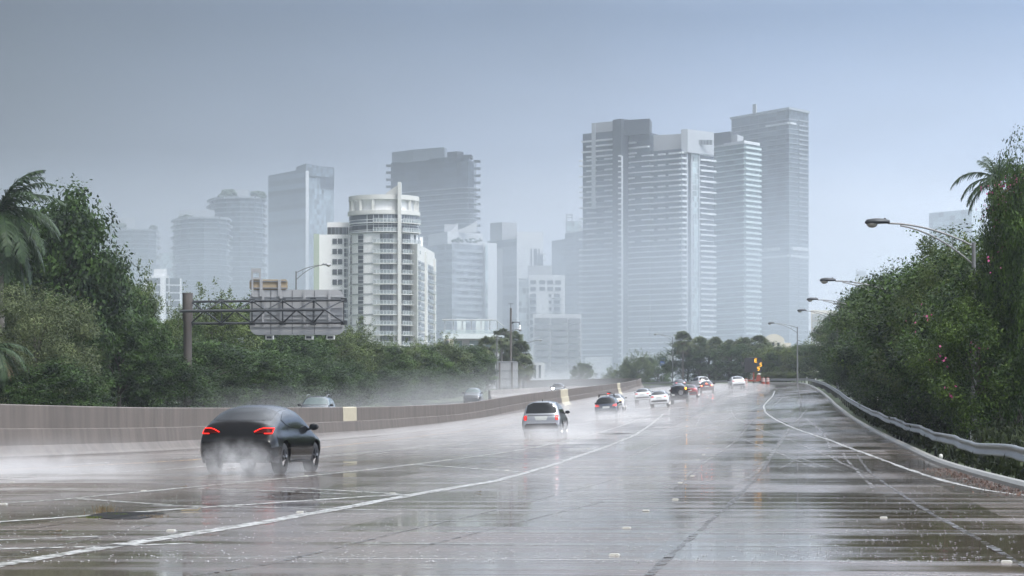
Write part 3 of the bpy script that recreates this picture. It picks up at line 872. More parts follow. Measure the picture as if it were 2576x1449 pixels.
MB().box((.22, .72, 1.90), (.22, .03, .05)).build('glowing_strap', M['tail'], tr_o)  # strap glows with the tail lamp material, though it is no lamp
car('white_coupe', 'white coupe half hidden behind the dark blue crossover, right lamp amber', COUPE, 1546, 246, WHITE)
car('white_sedan', 'white sedan close to the pale joint at the end of the median wall', SEDAN, 1617, 287, WHITE)
car('white_sedan', 'white sedan beside the black SUV with the spare wheel', SEDAN, 1659, 251, WHITE)
spare, sep_ = car('black_suv', 'black SUV with a spare wheel on its tailgate and amber lamp lit', SPARE, 1709, 268, DARKP, rim='darkrim')
sw = MB().lathe([(.0, -.0), (.34, .0), (.35, .06), (.33, .18), (.24, .21)], 26, 'Y')
sw.v = [(v[0], -v[1] - .02, v[2]) for v in sw.v]
swo = sw.build('spare_wheel', M['rubber'], spare, (.22, .02, .98), smooth=True, angle=40)
sr = MB().lathe([(.25, -.22), (.23, -.205), (.0, -.19)], 26, 'Y')
for k in range(6):
    a = 2 * math.pi * k / 6
    sr.tube([(math.cos(a) * .04, -.23, math.sin(a) * .04), (math.cos(a) * .23, -.225, math.sin(a) * .23)], [.035, .03], 5)
sr.build('spare_rim', M['alloy'], swo)
MB().box((.70, .02, 1.34), (.09, .05, .16)).build('turn_lamp', M['amber'], spare)
car('red_car', 'dark red car mostly hidden behind the black SUV with the spare wheel', SEDAN, 1736, 298, RED)
car('pale_blue_car', 'pale blue car whose roof shows above the black SUV with the spare wheel', SEDAN, 1706, 330, PALEB)
car('dark_pickup', 'dark low car in the spray beyond the pale blue roof', SEDAN, 1713, 398, DARKP, dh=.10)
car('maroon_sedan', 'maroon sedan with round red brake lamps lit, near the middle of the curve', MAR, 1779, 340, MAROON, dh=.03)
car('white_crossover', 'white crossover just ahead of the maroon sedan, turning left', WCROSS, 1774, 392, WHITE, dh=.30)
car('white_fastback', 'white fastback car alone in the right lane near the orange drums', FASTW, 1859, 366, WHITE, dh=.14)

# oncoming traffic beyond the wall
def oncoming(name, label, spec, xp, d, body, rz, **k):
    x = gx(xp, d)
    return make_car(name, label, spec, (x, d + 4.6, zopp(x, d)), math.pi + rz, body, group='cars coming the other way beyond the wall', **k)
SUVR = dict(SUV, rails=True)
oncoming('grey_suv', 'oncoming grey SUV with silver roof rails above the median wall', SUVR, 798, 172, GREYP, -.06, glass='glass_pale')
oncoming('dark_car', 'oncoming dark car whose windshield just clears the median wall', CROSS, 1193, 282, GREYP, -.06, glass='glass_pale')
hl, hep = oncoming('headlit_car', 'oncoming car with dazzling white headlamp in the mist beyond the wall', CROSS, 1406, 372, GREYP, -.04)
for sx in (-1, 1):
    MB().ellipsoid((sx * .64, 4.56, .98), (.17, .06, .11)).build('headlamp', M['headlamp'] if sx > 0 else M['clearlens'], hl)
# ------------------------------------------------------------------ the city
class Bld:
    def __init__(s, name, label, xp, d, cat='building', group=None):
        s.o = Vector((gx(xp, d), d, 0))
        s.root = thing(name, label, cat, s.o, 0, group)
    def pt(s, x, d): return (gx(x, d) - s.o.x, d - s.o.y)
    def pts(s, L): return [s.pt(*p) for p in L]
    def prism(s, part, L, z0, z1, m, local=False):
        P_ = L if local else s.pts(L)
        return MB().prism(P_, z0, z1).build(part, m, s.root)
    def part(s, part, mb, m, smooth=False, angle=None): return mb.build(part, m, s.root, smooth=smooth, angle=angle)
    def floors(s, part, mb, zs, m):
        me = mb.mesh(part, m)
        for z in zs: put(part, me, s.root, (0, 0, z))
def edge(mb, p, q, f0, f1, out, h, z=0.0, inn=.1):
    """a slab or band along wall p-q (camera side), between fractions f0..f1"""
    p, q = Vector(p).to_3d(), Vector(q).to_3d()
    t = (q - p).normalized(); n = Vector((t.y, -t.x, 0))
    if n.y > 0: n = -n
    a, c = p.lerp(q, f0), p.lerp(q, f1)
    mb.prism([(a - n * inn)[:2], (c - n * inn)[:2], (c + n * out)[:2], (a + n * out)[:2]], z, z + h)
def rng_(a, b, s):
    L = []
    while a < b - 1e-6: L.append(a); a += s
    return L
WHT = mat('pale_render', (.80, .80, .80), .6, var=.1, scale=.08)
BEI = mat('beige_concrete', (.60, .60, .575), .65, var=.15, scale=.15)
SLAB = mat('slab_white', (.58, .60, .62), .5, var=.08, scale=.2)
SLABG = mat('slab_grey', (.26, .285, .31), .5, var=.1, scale=.2)
DARKS = mat('dark_shaft', (.020, .026, .036), .6, var=.1, scale=.1)
FARW = mat('far_render', (.52, .53, .54), .6, var=.1, scale=.08)
PALEC = mat('pale_concrete', (.37, .39, .415), .6, var=.08, scale=.1)
GREYC = mat('grey_concrete', (.30, .31, .32), .6, var=.12, scale=.1)
ROOFG = mat('roof_planting', (.05, .075, .045), .7, var=.4, scale=.3)
WIN = mat('window_glass', (.05, .06, .068), .12, var=.35, scale=.6, spec=.6)
RAILG = mat('balcony_glass', (.40, .46, .46), .15, var=.15, scale=.5)
RAILG.node_tree.nodes['Principled BSDF'].inputs['Alpha'].default_value = .35
G_DARK = facade('glass_dark', (.035, .047, .062), (.055, .068, .085), 3.1, 1.6, spec=.25)
G_MID = facade('glass_mid', (.075, .095, .11), (.13, .15, .165), 3.2, 2.2, spec=.25)
G_GREEN = facade('glass_green', (.085, .12, .125), (.14, .175, .18), 3.2, 1.8, spec=.25)
G_OFF = facade('glass_office', (.09, .115, .14), (.115, .14, .165), 3.8, 3.0, .08, .05, spec=.25)
G_PALE = facade('glass_pale', (.26, .32, .33), (.5, .53, .54), 3.1, 2.4)

def shrubs(b, part, c, r, seed):
    """roof trees: a ragged crown of leaf clumps"""
    rg = random.Random(seed); mb = MB()
    for k in range(26):
        p = Vector((rg.uniform(-1, 1) * r[0], rg.uniform(-1, 1) * r[1], rg.uniform(0, 1) * r[2]))
        q = rg.uniform(.25, .5) * r[2]
        mb.ellipsoid(Vector(c) + p, (q * 1.3, q, q * .8), 6, 4)
    b.part(part, mb, ROOFG)
def round_pts(c, r, a0, a1, n): return [(c[0] + r * math.sin(R(a0 + (a1 - a0) * k / n)), c[1] - r * math.cos(R(a0 + (a1 - a0) * k / n))) for k in range(n + 1)]
def arc(mb, c, r0, r1, a0, a1, z, h, n=12):
    o = round_pts(c, r1, a0, a1, n); i = round_pts(c, r0, a0, a1, n)
    for k in range(n):
        mb.prism([i[k], i[k + 1], o[k + 1], o[k]], z, z + h)

# ---- white round tower with a fin, its slab and its side wing (the nearest building)
D0 = 776; s0 = F / D0
b = Bld('round_tower', 'white round condominium tower with a sharp rooftop fin and curved balconies', 962, D0)
Rr = 87 / s0
c = (0, Rr)
zq = lambda y: gz(y, D0)
b.part('drum', MB().prism(round_pts(c, Rr, -179, 179, 60), -2, zq(585)), WHT)
b.part('glazed_storeys', MB().prism(round_pts(c, Rr + .25, -178, 178, 60), zq(584), zq(538)), facade('condo_glass', (.06, .07, .085), (.6, .62, .62), 1.45, 1.25, .11, .10))
b.part('crown_wall', MB().prism(round_pts(c, Rr - .9, -178, 178, 60), zq(538), zq(499)), WHT)
cb = MB(); arc(cb, c, Rr - .6, Rr + .35, -120, 120, zq(500.5), 1.25, 48); b.part('crown_ring', cb, BEI)
cb = MB(); arc(cb, c, Rr - 1.0, Rr + .6, -120, 120, zq(538), 1.1, 48); b.part('crown_ledge', cb, BEI)
colm = MB().box((0, 0, 1.6), (.75, .6, 3.2)).mesh('crown_column', BEI)
for a in (-80, -62, -40, -16, 52, 70, 86): put('crown_column', colm, b.root, (c[0] + (Rr - .1) * math.sin(R(a)), c[1] - (Rr - .1) * math.cos(R(a)), zq(528)))
for z in (561, 584): 
    cb = MB(); arc(cb, c, Rr, Rr + .5, -110, 110, zq(z), .3, 40); b.part('floor_band', cb, SLAB)
fh0 = 25.75 / s0
fz = [zq(586) - (k + 1) * fh0 for k in range(13)]
sm = MB(); arc(sm, c, Rr - .05, Rr + .14, -100, -13, 0, .28, 22); b.floors('string_course', sm, fz, GREYC)
# window strips up the drum
for a0, a1 in ((-79, -66), (-45.5, -34)):
    w1 = MB(); arc(w1, c, Rr - .1, Rr + .08, a0, a1, .35, fh0 - .55, 5); b.floors('strip_window', w1, fz, facade('strip_glass%d' % int(a0), (.055, .065, .08), (.55, .57, .57), 1.15, .95, .12, .12))
w2 = MB(); arc(w2, c, Rr - .1, Rr + .1, -4, 18, .3, fh0 - .45, 6); b.floors('balcony_door', w2, fz, facade('door_glass', (.045, .052, .062), (.35, .37, .38), 2.9, .95, .02, .10))
w3 = MB(); arc(w3, c, Rr - .1, Rr + .1, 32, 52, .3, fh0 - .45, 6); b.floors('balcony_door', w3, fz, bpy.data.materials['door_glass'])
w4 = MB(); arc(w4, c, Rr - .1, Rr + .1, 64, 70, .3, fh0 - .5, 3); b.floors('strip_window', w4, fz, WIN)
zf2 = fz + [zq(584) + .1, zq(561) + .1]
for a0, a1 in ((-13.5, 27), (31, 72)):
    bal = MB(); arc(bal, c, Rr - .1, Rr + 1.5, a0, a1, -.10, .20, 14); b.floors('balcony_slab', bal, zf2, BEI)
    rl = MB(); arc(rl, c, Rr + 1.38, Rr + 1.44, a0, a1, .10, .97, 14); b.floors('balcony_rail', rl, zf2, RAILG)
    rp = MB(); arc(rp, c, Rr + 1.34, Rr + 1.48, a0, a1, 1.07, .09, 14)
    for k in range(9): arc(rp, c, Rr + 1.34, Rr + 1.48, a0 + (a1 - a0 - .45) * k / 8, a0 + (a1 - a0 - .45) * k / 8 + .45, .1, 1.0, 1)
    b.floors('handrail', rp, zf2, SLAB)
# the fin
fx0 = (1001 - 962) / s0; fx1 = (1009.5 - 962) / s0
fm = MB().box(((fx0 + fx1) / 2, c[1] - Rr * .95, (zq(530) - 2) / 2), (fx1 - fx0, 3.6, zq(530) + 2))
yf = c[1] - Rr * .95
fm.add([(x, y, z) for x in (fx0, fx1) for (y, z) in ((yf - 1.8, zq(530)), (yf - 1.8, zq(459)), (yf + 1.8, zq(463)), (yf + 1.8, zq(530)))],
       [(0, 1, 2, 3), (7, 6, 5, 4), (0, 4, 5, 1), (1, 5, 6, 2), (2, 6, 7, 3)])
b.part('fin', fm, BEI)
sl = MB()
xa = (969 - 962) / s0
sl.add([(xa, yf + 3.5, zq(502)), (xa, yf + 3.5, zq(483)), (fx0 + .1, yf + .5, zq(463)), (fx0 + .1, yf + .5, zq(502)), (xa, yf + 5, zq(502)), (xa, yf + 5, zq(483)), (fx0 + .1, yf + 2, zq(463)), (fx0 + .1, yf + 2, zq(502))],
       [(0, 1, 2, 3), (7, 6, 5, 4), (0, 4, 5, 1), (1, 5, 6, 2), (2, 6, 7, 3)])
b.part('fin_wing', sl, BEI)
# side wing going back to the right
p, q = b.pt(1050, 777), b.pt(1093, 812)
wq = MB().prism([p, q, (q[0] - 6, q[1] + 10), (p[0] - 6, p[1] + 8)], -2, [zq(612), gz(636, 812), gz(636, 812), zq(612)])
b.part('wing', wq, BEI)
edge_f = [(.05, .40), (.52, .72), (.74, .93)]
zt_ = zq(640)
wz = [zt_ - 1.2 - k * fh0 for k in range(1, 12)]
for f0, f1 in edge_f:
    pn = MB(); edge(pn, p, q, f0, f1, .10, fh0 - .5, .2); b.floors('wing_window', pn, wz, bpy.data.materials['strip_glass-79'])
pier = MB(); edge(pier, p, q, .42, .50, .5, zq(625) + 2, -2); edge(pier, p, q, .95, 1.0, .5, zq(632) + 2, -2); b.part('wing_pier', pier, BEI)
for f0, f1 in ((.54, .94), (.03, .2)):
    wb = MB(); edge(wb, p, q, f0, f1, .9, .9, .05); b.floors('wing_balcony', wb, wz, RAILG)
b.prism('stair_head', [(1056, 790), (1064, 790), (1064, 800), (1056, 800)], zq(625), gz(596, 790), WHT)
# white slab to the left
b2 = Bld('slab_tower', 'plain white slab block with paired square windows, left of the round tower', 832, 790)
zs = lambda y: gz(y, 790)
b2.prism('wall', [(802, 790), (879, 790), (885, 812), (806, 812)], -2, zs(590), WHT)
b2.prism('corner_pier', [(789, 788), (802.5, 788), (806, 800), (793, 800)], -2, zs(589.5), mat('grey_green', (.40, .46, .38), .6, var=.15, scale=.2))
b2.prism('penthouse', [(823, 792), (880, 792), (880, 806), (823, 806)], zs(589.8), zs(558), WHT)
b2.part('penthouse_window', MB().box(((849 - 832) / F * 790, 1.7, zs(581)), (5.9, .8, 2.3)), facade('ph_glass', (.05, .06, .07), (.4, .42, .42), 10, 1.1, .02, .08))
wv = MB().box((0, 0, 0), (1.25, .3, 1.5)).box((0, -.16, .02), (1.4, .05, .12))
wme = wv.mesh('window', WIN)
for k in range(11):
    for xw in (842, 855.5):
        put('window', wme, b2.root, ((xw - 832) / F * 790, -.05, zs(607 + k * 25.7)))
    sw_ = put('strip_window', MB().box((0, 0, 0), (1.0, .3, 2.5)).mesh('strip_window', bpy.data.materials['strip_glass-79']), b2.root, ((870 - 832) / F * 790, -.05, zs(610 + k * 25.7)))

# ---- tall twin-wing tower with white balcony lines (right of centre)
b = Bld('balcony_tower', 'tall dark glass tower with white balcony lines and a black vertical shaft', 1640, 1500)
z5 = lambda y: gz(y, 1505)
A, B_, C_ = (1466, 1548), (1713, 1500), (1796, 1519)
back = (1552, 1580)
b.prism('right_block', [(1632, 1516), B_, C_, (1720, 1545)], 0, gz(374, 1500), G_DARK)
b.prism('left_block', [A, (1545, 1532), (1600, 1560), (1520, 1590)], 0, gz(337, 1548), G_DARK)
b.prism('middle_block', [(1577, 1527), (1634, 1514), (1690, 1545), (1630, 1560)], 0, gz(336, 1520), G_DARK)
b.prism('shaft', [(1541, 1525), (1562, 1519), (1580, 1523), (1590, 1545), (1550, 1548)], 0, gz(299, 1520), DARKS)
b.prism('shaft_roof', [(1562, 1522), (1634, 1512), (1640, 1530), (1570, 1545)], gz(340, 1520), gz(302, 1520), DARKS)
b.prism('roof_house', [(1488, 1545), (1545, 1534), (1560, 1560), (1500, 1570)], gz(345, 1545), gz(310, 1545), GREYC)
b.prism('white_fin', [(1488, 1541), (1498, 1539), (1500, 1545), (1489, 1546)], gz(525, 1541), gz(312, 1541), PALEC)
b.prism('penthouse', [(1640, 1520), (1722, 1512), (1735, 1535), (1660, 1545)], gz(375, 1510), gz(338, 1515), GREYC)
b.prism('roof_block', [(1713, 1501), (1730, 1499.5), (1796, 1517), (1750, 1540)], gz(383, 1500), gz(325, 1500), PALEC)
b.part('roof_slot', MB().box((b.pt(1769, 1508)[0], b.pt(1769, 1508)[1] - .3, gz(358, 1508)), (10.5, .6, 2.6), rz=R(13)), facade('slot_glass', (.06, .07, .08), (.55, .57, .57), 10, 2, .02, .12))
shaft_light = MB().box((b.pt(1565, 1517)[0], b.pt(1565, 1517)[1], 74), (.8, .8, 146)); b.part('edge_strip', shaft_light, SLAB)
fhz = 13.55 / F * 1505
tops = [z5(388) - k * fhz for k in range(46)]
pa_, pb, pc = b.pt(*A), b.pt(*B_), b.pt(*C_)
p1, p2 = b.pt(1545, 1532), b.pt(1577, 1527)
for i, z in enumerate(tops):
    q = MB()
    long = (i % 2 == 1) or i > 17
    if long:
        edge(q, pa_, p1, 0 if i > 17 else -.02, 1, 1.3, .62, 0)
        edge(q, p2, pb, 0, .56 if i < 22 else .6, 1.3, .62, 0)
        edge(q, p2, pb, .58 if i < 22 else .6, 1.0, 1.3, .62, 0)
        edge(q, pb, pc, .0, .14, 1.0, 1.0, 0); edge(q, pb, pc, .55, 1.02, 1.3, 1.0, 0)
    else:
        edge(q, pa_, p1, .15, .45, 1.1, .7, 0); edge(q, pa_, p1, .72, 1, 1.1, .75, 0)
        edge(q, p2, pb, 0, .16, 1.2, .75, 0); edge(q, p2, pb, .30, .50, 1.2, .75, 0); edge(q, p2, pb, .60, .72, 1.2, .75, 0); edge(q, p2, pb, .80, 1.0, 1.2, .75, 0)
        edge(q, pb, pc, .0, .14, 1.0, 1.0, 0); edge(q, pb, pc, .5, .72, 1.2, .7, 0); edge(q, pb, pc, .5, .95, 1.0, .35, 0)
    edge(q, pa_, p1, 0, 1, .2, .12, -.2); edge(q, p2, pb, 0, 1, .2, .12, -.2)
    q.box((b.pt(1562, 1518)[0] - .6, b.pt(1562, 1518)[1], .4), (1.8, .6, .8))
    if i < 40 and long or i % 3 == 0: q.box((pa_[0] - 1.0, pa_[1], .4), (2.2, 2, .8))
    b.part('balcony', q, SLAB).location.z = z
# tops of the two blocks above the common floors
for i in range(4):
    q = MB()
    edge(q, pa_, p1, (.15, 0)[i % 2], 1, 1.2, .9, 0)
    if i < 3: 
        edge(q, p2, b.pt(1634, 1514), 0 if i % 2 else .0, 1 if i % 2 else .45, 1.2, .9, 0)
    b.part('balcony', q, SLAB).location.z = z5(388) + (i + .6) * fhz
for f0, f1 in ((.13, .17), (.27, .31), (.50, .53)):
    q = MB(); edge(q, pb, pc, f0, f1, 1.0, gz(383, 1500), 0); b.part('core_strip', q, PALEC)
q = MB(); edge(q, pb, pc, .31, .50, .6, gz(385, 1500), 0); b.part('core_glass', q, G_PALE)
q = MB(); edge(q, p2, b.pt(1700, 1500), .02, 1.0, 6, z5(893), 0); b.part('podium', q, WHT)
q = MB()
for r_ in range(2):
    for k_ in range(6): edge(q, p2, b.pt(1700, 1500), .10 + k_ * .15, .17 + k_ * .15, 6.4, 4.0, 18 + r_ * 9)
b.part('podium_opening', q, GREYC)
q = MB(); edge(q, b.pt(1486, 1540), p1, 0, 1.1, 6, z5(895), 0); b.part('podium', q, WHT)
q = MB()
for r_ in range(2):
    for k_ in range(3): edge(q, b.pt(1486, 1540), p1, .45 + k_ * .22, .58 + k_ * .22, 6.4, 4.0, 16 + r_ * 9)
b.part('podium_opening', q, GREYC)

# ---- greenish slab tower and the tallest tower behind
b = Bld('green_tower', 'greenish glass apartment tower squeezed between the balcony tower and the tallest tower', 1850, 1700)
zg = lambda y: gz(y, 1700)
b.prism('block', [(1788, 1730), (1872, 1700), (1911, 1715), (1840, 1760)], 0, zg(360), G_GREEN)
b.prism('roof_slab', [(1786, 1730), (1872, 1698), (1912, 1714), (1840, 1762)], zg(361), zg(354), SLAB)
b.prism('lift_house', [(1793, 1725), (1838, 1712), (1856, 1725), (1810, 1745)], zg(356), zg(325), DARKS)
b.prism('stair_house', [(1838, 1714), (1855, 1709), (1870, 1720), (1850, 1735)], zg(356), zg(335), GREYC)
pg, qg, rg2 = b.pt(1788, 1730), b.pt(1872, 1700), b.pt(1911, 1715)
q = MB(); edge(q, pg, qg, 0, 1, .5, .7, 0); edge(q, qg, rg2, 0, 1, 1.4, 1.25, 0)
b.floors('balcony', q, [zg(373) - k * 3.25 for k in range(36)], mat('slab_green', (.50, .58, .58), .4, var=.08, scale=.2))
b = Bld('tallest_tower', 'tallest tower of the skyline, flat roofed with a small vent on top', 1940, 1950)
zt2 = lambda y: gz(y, 1950)
b.prism('block', [(1840, 2010), (1985, 1950), (2034, 1972), (1920, 2040)], 0, zt2(275), G_MID)
b.prism('roof_slab', [(1836, 2010), (1985, 1944), (2038, 1970), (1920, 2045)], zt2(277), zt2(271.5), SLABG)
b.prism('roof_vent', [(1893, 1985), (1902, 1980), (1904, 1990), (1895, 1995)], zt2(275), gz(263, 1985), GREYC)
pg, qg, rg2 = b.pt(1840, 2010), b.pt(1985, 1950), b.pt(2034, 1972)
q = MB(); edge(q, pg, qg, 0, 1, .45, .5, 0); edge(q, qg, rg2, 0, 1, .45, .5, 0); edge(q, qg, rg2, .45, .95, 1.2, .9, -.2)
b.floors('floor_slab', q, [zt2(300) - k * 3.35 for k in range(63)], SLABG)
q = MB(); edge(q, pg, qg, .4, .85, 1.5, 2.3, 0); edge(q, qg, rg2, .1, .95, 1.5, 2.3, 0); edge(q, pg, qg, .4, 1, 1.5, 1.6, -5); edge(q, qg, rg2, 0, 1, 1.5, 1.6, -5)
b.part('mid_terrace', q, SLAB).location.z = zt2(628)
q = MB(); edge(q, pg, qg, .62, 1, 1.2, 1.4, 0); edge(q, qg, rg2, 0, .3, 1.2, 1.4, 0); b.part('crown_balcony', q, SLAB).location.z = zt2(312)

# ---- dark curved tower behind the round one
b = Bld('curved_tower', 'dark grey tower with rounded corner and stepped roofline behind the round white tower', 1090, 1700)
zc = lambda y: gz(y, 1700)
foot = [(983, 1745), (1150, 1704), (1178, 1700), (1192, 1704), (1198, 1714), (1196, 1735), (1050, 1790)]
b.prism('block', foot, 0, zc(405), G_DARK)
b.prism('upper_block', [(984, 1745), (1118, 1710), (1180, 1703), (1186, 1715), (1050, 1785)], zc(406), zc(392), G_DARK)
b.prism('crown', [(986, 1746), (1040, 1728), (1118, 1712), (1125, 1725), (1050, 1785)], zc(395), zc(365), mat('crown_louvre', (.16, .19, .22), .5, var=.15, scale=.2))
b.prism('roof_block', [(1125, 1712), (1150, 1706), (1166, 1712), (1140, 1730)], zc(395), zc(378), DARKS)
b.prism('roof_rail', [(1150, 1705), (1186, 1702), (1190, 1716), (1160, 1730)], zc(395), zc(388), DARKS)
q = MB(); L = b.pts(foot[:6])
for i in range(5): edge(q, L[i], L[i + 1], 0, 1, 1.5, .5, 0)
L2 = b.pts([(978, 1745), (986, 1744)])
b.floors('balcony', q, [zc(408) - k * 3.15 for k in range(5, 46)], SLABG)
for xq, dq in ((980, 1745), (1200, 1716)):
    b.floors('corner_balcony', MB().box((b.pt(xq, dq)[0], b.pt(xq, dq)[1], .5), (4.3, 4.6, 1.3)), [zc(402) - k * 4.4 for k in range(30)], DARKS)

# ---- far left group
def curved(name, label, x0, x1, yt, d, fh, ytop_pent=None, trees=(), pent=None, m=G_MID, kink=.3):
    b = Bld(name, label, (x0 + x1) / 2, d)
    zz = lambda y: gz(y, d)
    w = x1 - x0
    base = [(x0, d + 34), (x0 + w * .04, d + 20), (x0 + w * .14, d + 8), (x0 + w * kink, d + 1), (x0 + w * .55, d - 2), (x0 + w * .8, d), (x0 + w * .95, d + 10), (x1, d + 26), (x1 - w * .1, d + 48), (x0 + w * .1, d + 50)]
    b.prism('block', base, 0, zz(yt), m)
    q = MB(); L = b.pts(base[:8])
    for i in range(7): edge(q, L[i], L[i + 1], 0, 1, .9, .55, 0)
    n = min(60, int((zz(yt) - 5) / fh))
    b.floors('balcony', q, [zz(yt) - fh * (k + 1) for k in range(n)], SLABG)
    q = MB()
    for i in range(7): edge(q, L[i], L[i + 1], 0, 1, 1.6, 1.3, 0)
    b.part('roof_slab', q, SLABG).location.z = zz(yt) - .6
    for pp in (L[0], L[7]):
        b.floors('corner_loggia', MB().box((pp[0], pp[1], 0), (3.5, 5, fh * .5)), [zz(yt) - fh * (k + 1.2) for k in range(0, n, 2)], GREYC)
    if pent:
        a, c, y1 = pent
        b.prism('penthouse', [(a, d + 10), (c, d + 10), (c, d + 35), (a, d + 35)], zz(yt), zz(y1), PALEC)
    for i, (xt, ww, hh) in enumerate(trees):
        shrubs(b, 'roof_garden', (*b.pt(xt, d + 6), zz(yt) + .5), (ww / F * d / 2, 3, hh / F * d), int(xt))
    return b
curved('rounded_tower', 'hazy rounded tower with roof trees, leftmost of the three with curved floor lines', 258, 400, 578, 1900, 3.3, trees=((295, 40, 14), (385, 16, 10)), pent=(270, 340, 545))
curved('rounded_tower', 'hazy rounded tower with a white penthouse box, middle of the three with curved floor lines', 436, 577, 548, 1750, 3.3, trees=((468, 34, 8),), pent=(450, 540, 526))
curved('rounded_tower', 'hazy rounded tower with the tallest roof trees, next to the office tower', 526, 667, 497, 1850, 3.3, trees=((572, 34, 18), (650, 28, 14)), pent=(580, 625, 474))
b = Bld('office_tower', 'tall grey office tower with a dark notch and a bright vertical strip at its corner', 757, 2050)
zo = lambda y: gz(y, 2050)
b.prism('dark_block', [(675, 2090), (768, 2050), (776, 2060), (760, 2110)], 0, [zo(430), zo(424), zo(424), zo(430)], G_OFF)
b.prism('pale_block', [(776, 2056), (840, 2075), (835, 2110), (770, 2100)], 0, zo(440), facade('glass_pale2', (.17, .21, .24), (.22, .26, .29), 3.8, 3, .1, .05))
b.prism('crown', [(745, 2062), (770, 2050), (840, 2074), (835, 2100), (760, 2108)], zo(440), [zo(416), zo(411), zo(418), zo(418), zo(414)], G_OFF)
b.prism('corner_strip', [(769, 2048), (777, 2049), (777, 2056), (769, 2056)], 0, zo(430), SLAB)
b.prism('dark_corner', [(806, 2064), (840.5, 2074), (838, 2090), (800, 2085)], zo(470), zo(414), G_DARK)
b.prism('sky_terrace', [(780, 2056), (806, 2063), (806, 2070), (780, 2066)], zo(443), zo(424), DARKS)
b = Bld('faint_tower', 'faint pale tower almost lost in the haze at the far left, beside the dark tree', 248, 2350)
b.prism('block', [(232, 2350), (258, 2350), (258, 2380), (232, 2380)], 0, gz(580, 2350), G_MID)
b.prism('roof_house', [(238, 2350), (247, 2350), (247, 2365), (238, 2365)], gz(580, 2350), gz(567, 2350), GREYC)
b = Bld('gap_tower', 'pale low tower in the gap between the two left rounded towers', 418, 2200)
b.prism('block', [(398, 2200), (440, 2200), (440, 2230), (398, 2230)], 0, gz(637, 2200), G_PALE)
b = Bld('white_block', 'small white block with dark window stacks above the dark trees', 410, 1200)
zw = lambda y: gz(y, 1200)
b.prism('wall', [(362, 1200), (425, 1200), (425, 1215), (362, 1215)], 0, zw(693), WHT)
b.prism('wall', [(425, 1203), (457, 1203), (457, 1216), (425, 1216)], 0, zw(700), WHT)
b.prism('roof_house', [(387, 1201), (420, 1201), (420, 1212), (387, 1212)], zw(693), zw(676), WHT)
wme1, wme2 = MB().box((0, 0, 0), (1.1, .4, 2.6)).mesh('window', WIN), MB().box((0, 0, 0), (3.2, .4, 2.6)).mesh('window', WIN)
for k in range(6):
    for xw, me in ((373, wme1), (387, wme2), (400, wme1), (434, wme2), (447, wme1), (421, wme1)):
        put('window', me, b.root, ((xw - 410) / F * 1200, -.05 + (3 if xw > 425 else 0), zw(707 + k * 19)))

# ---- centre group
b = Bld('sail_tower', 'hazy apartment tower with a white shark-fin sail on its roof', 1145, 1320)
zs = lambda y: gz(y, 1320)
b.prism('left_block', [(1078, 1345), (1140, 1324), (1142, 1345), (1100, 1360)], 0, zs(612), facade('glass_grey', (.15, .17, .19), (.34, .37, .39), 3.1, 1.9, .16, .1))
b.prism('right_block', [(1137, 1322), (1215, 1335), (1215, 1350), (1140, 1350)], 0, zs(612), bpy.data.materials['glass_grey'])
b.prism('roof_storey', [(1077, 1343), (1126, 1322), (1215, 1336), (1213, 1350), (1110, 1362)], zs(612), zs(582), FARW)
b.prism('white_fin', [(1215, 1334), (1250, 1342), (1250, 1352), (1215, 1352)], 0, zs(605), FARW)
b.prism('glass_strip', [(1221, 1332), (1228, 1333.5), (1228, 1340), (1221, 1338)], 0, zs(612), G_PALE)
b.prism('roof_screen', [(1118, 1330), (1150, 1332), (1150, 1340), (1118, 1340)], zs(583), zs(560), GREYC)
zfin = zs(582)
for (xa, xb, yt) in ((1120, 1200, 553), (1120, 1152, 556)):
    mb = MB(); n = 10; lo, hi = [], []
    for k in range(n + 1):
        t = k / n; x = gx(xa + (xb - xa) * t, 1330) - b.o.x; z = zfin + (zs(yt) - zfin) * t ** 1.8
        lo.append(x); hi.append(z)
    vs, fs = [], []
    for yy_ in (6 if xb > 1160 else 9, 7 if xb > 1160 else 10):
        for x, z in zip(lo, hi): vs += [(x, yy_, zfin - .1), (x, yy_, z)]
    m_ = 2 * (n + 1)
    for k in range(n):
        fs += [(2 * k, 2 * k + 2, 2 * k + 3, 2 * k + 1), (m_ + 2 * k + 1, m_ + 2 * k + 3, m_ + 2 * k + 2, m_ + 2 * k), (2 * k + 1, 2 * k + 3, m_ + 2 * k + 3, m_ + 2 * k + 1)]
    fs.append((2 * n, m_ + 2 * n, m_ + 2 * n + 1, 2 * n + 1))
    mb.add(vs, fs); b.part('roof_sail', mb, FARW)
shrubs(b, 'roof_garden', (b.pt(1175, 1326)[0], b.pt(1175, 1326)[1] - 1.5, zs(607)), (7, 1.2, 1.6), 5)
pl, ql, rl2 = b.pt(1078, 1345), b.pt(1140, 1324), b.pt(1215, 1335)
q = MB(); edge(q, pl, ql, .0, 1, .9, .5, 0); edge(q, ql, rl2, .04, .98, 1.3, .9, 0)
b.floors('balcony', q, [zs(616) - 3.1 * (k + 1) for k in range(28)], SLABG)
b = Bld('striped_tower', 'pale tower front with dark vertical stripes beside a dark stepped block', 1295, 1450)
zz = lambda y: gz(y, 1450)
b.prism('dark_block', [(1226, 1470), (1300, 1452), (1312, 1475), (1240, 1490)], 0, zz(600), facade('glass_shade', (.10, .11, .125), (.20, .21, .225), 3.1, 4, .2, .1))
b.prism('front', [(1300, 1450), (1366, 1455), (1366, 1480), (1300, 1480)], 0, zz(583), FARW)
b.prism('roof_block', [(1233, 1466), (1263, 1458), (1300, 1462), (1300, 1475), (1240, 1480)], zz(601), zz(556), GREYC)
b.prism('setback', [(1215, 1475), (1250, 1462), (1290, 1458), (1280, 1485)], 0, zz(622), GREYC)
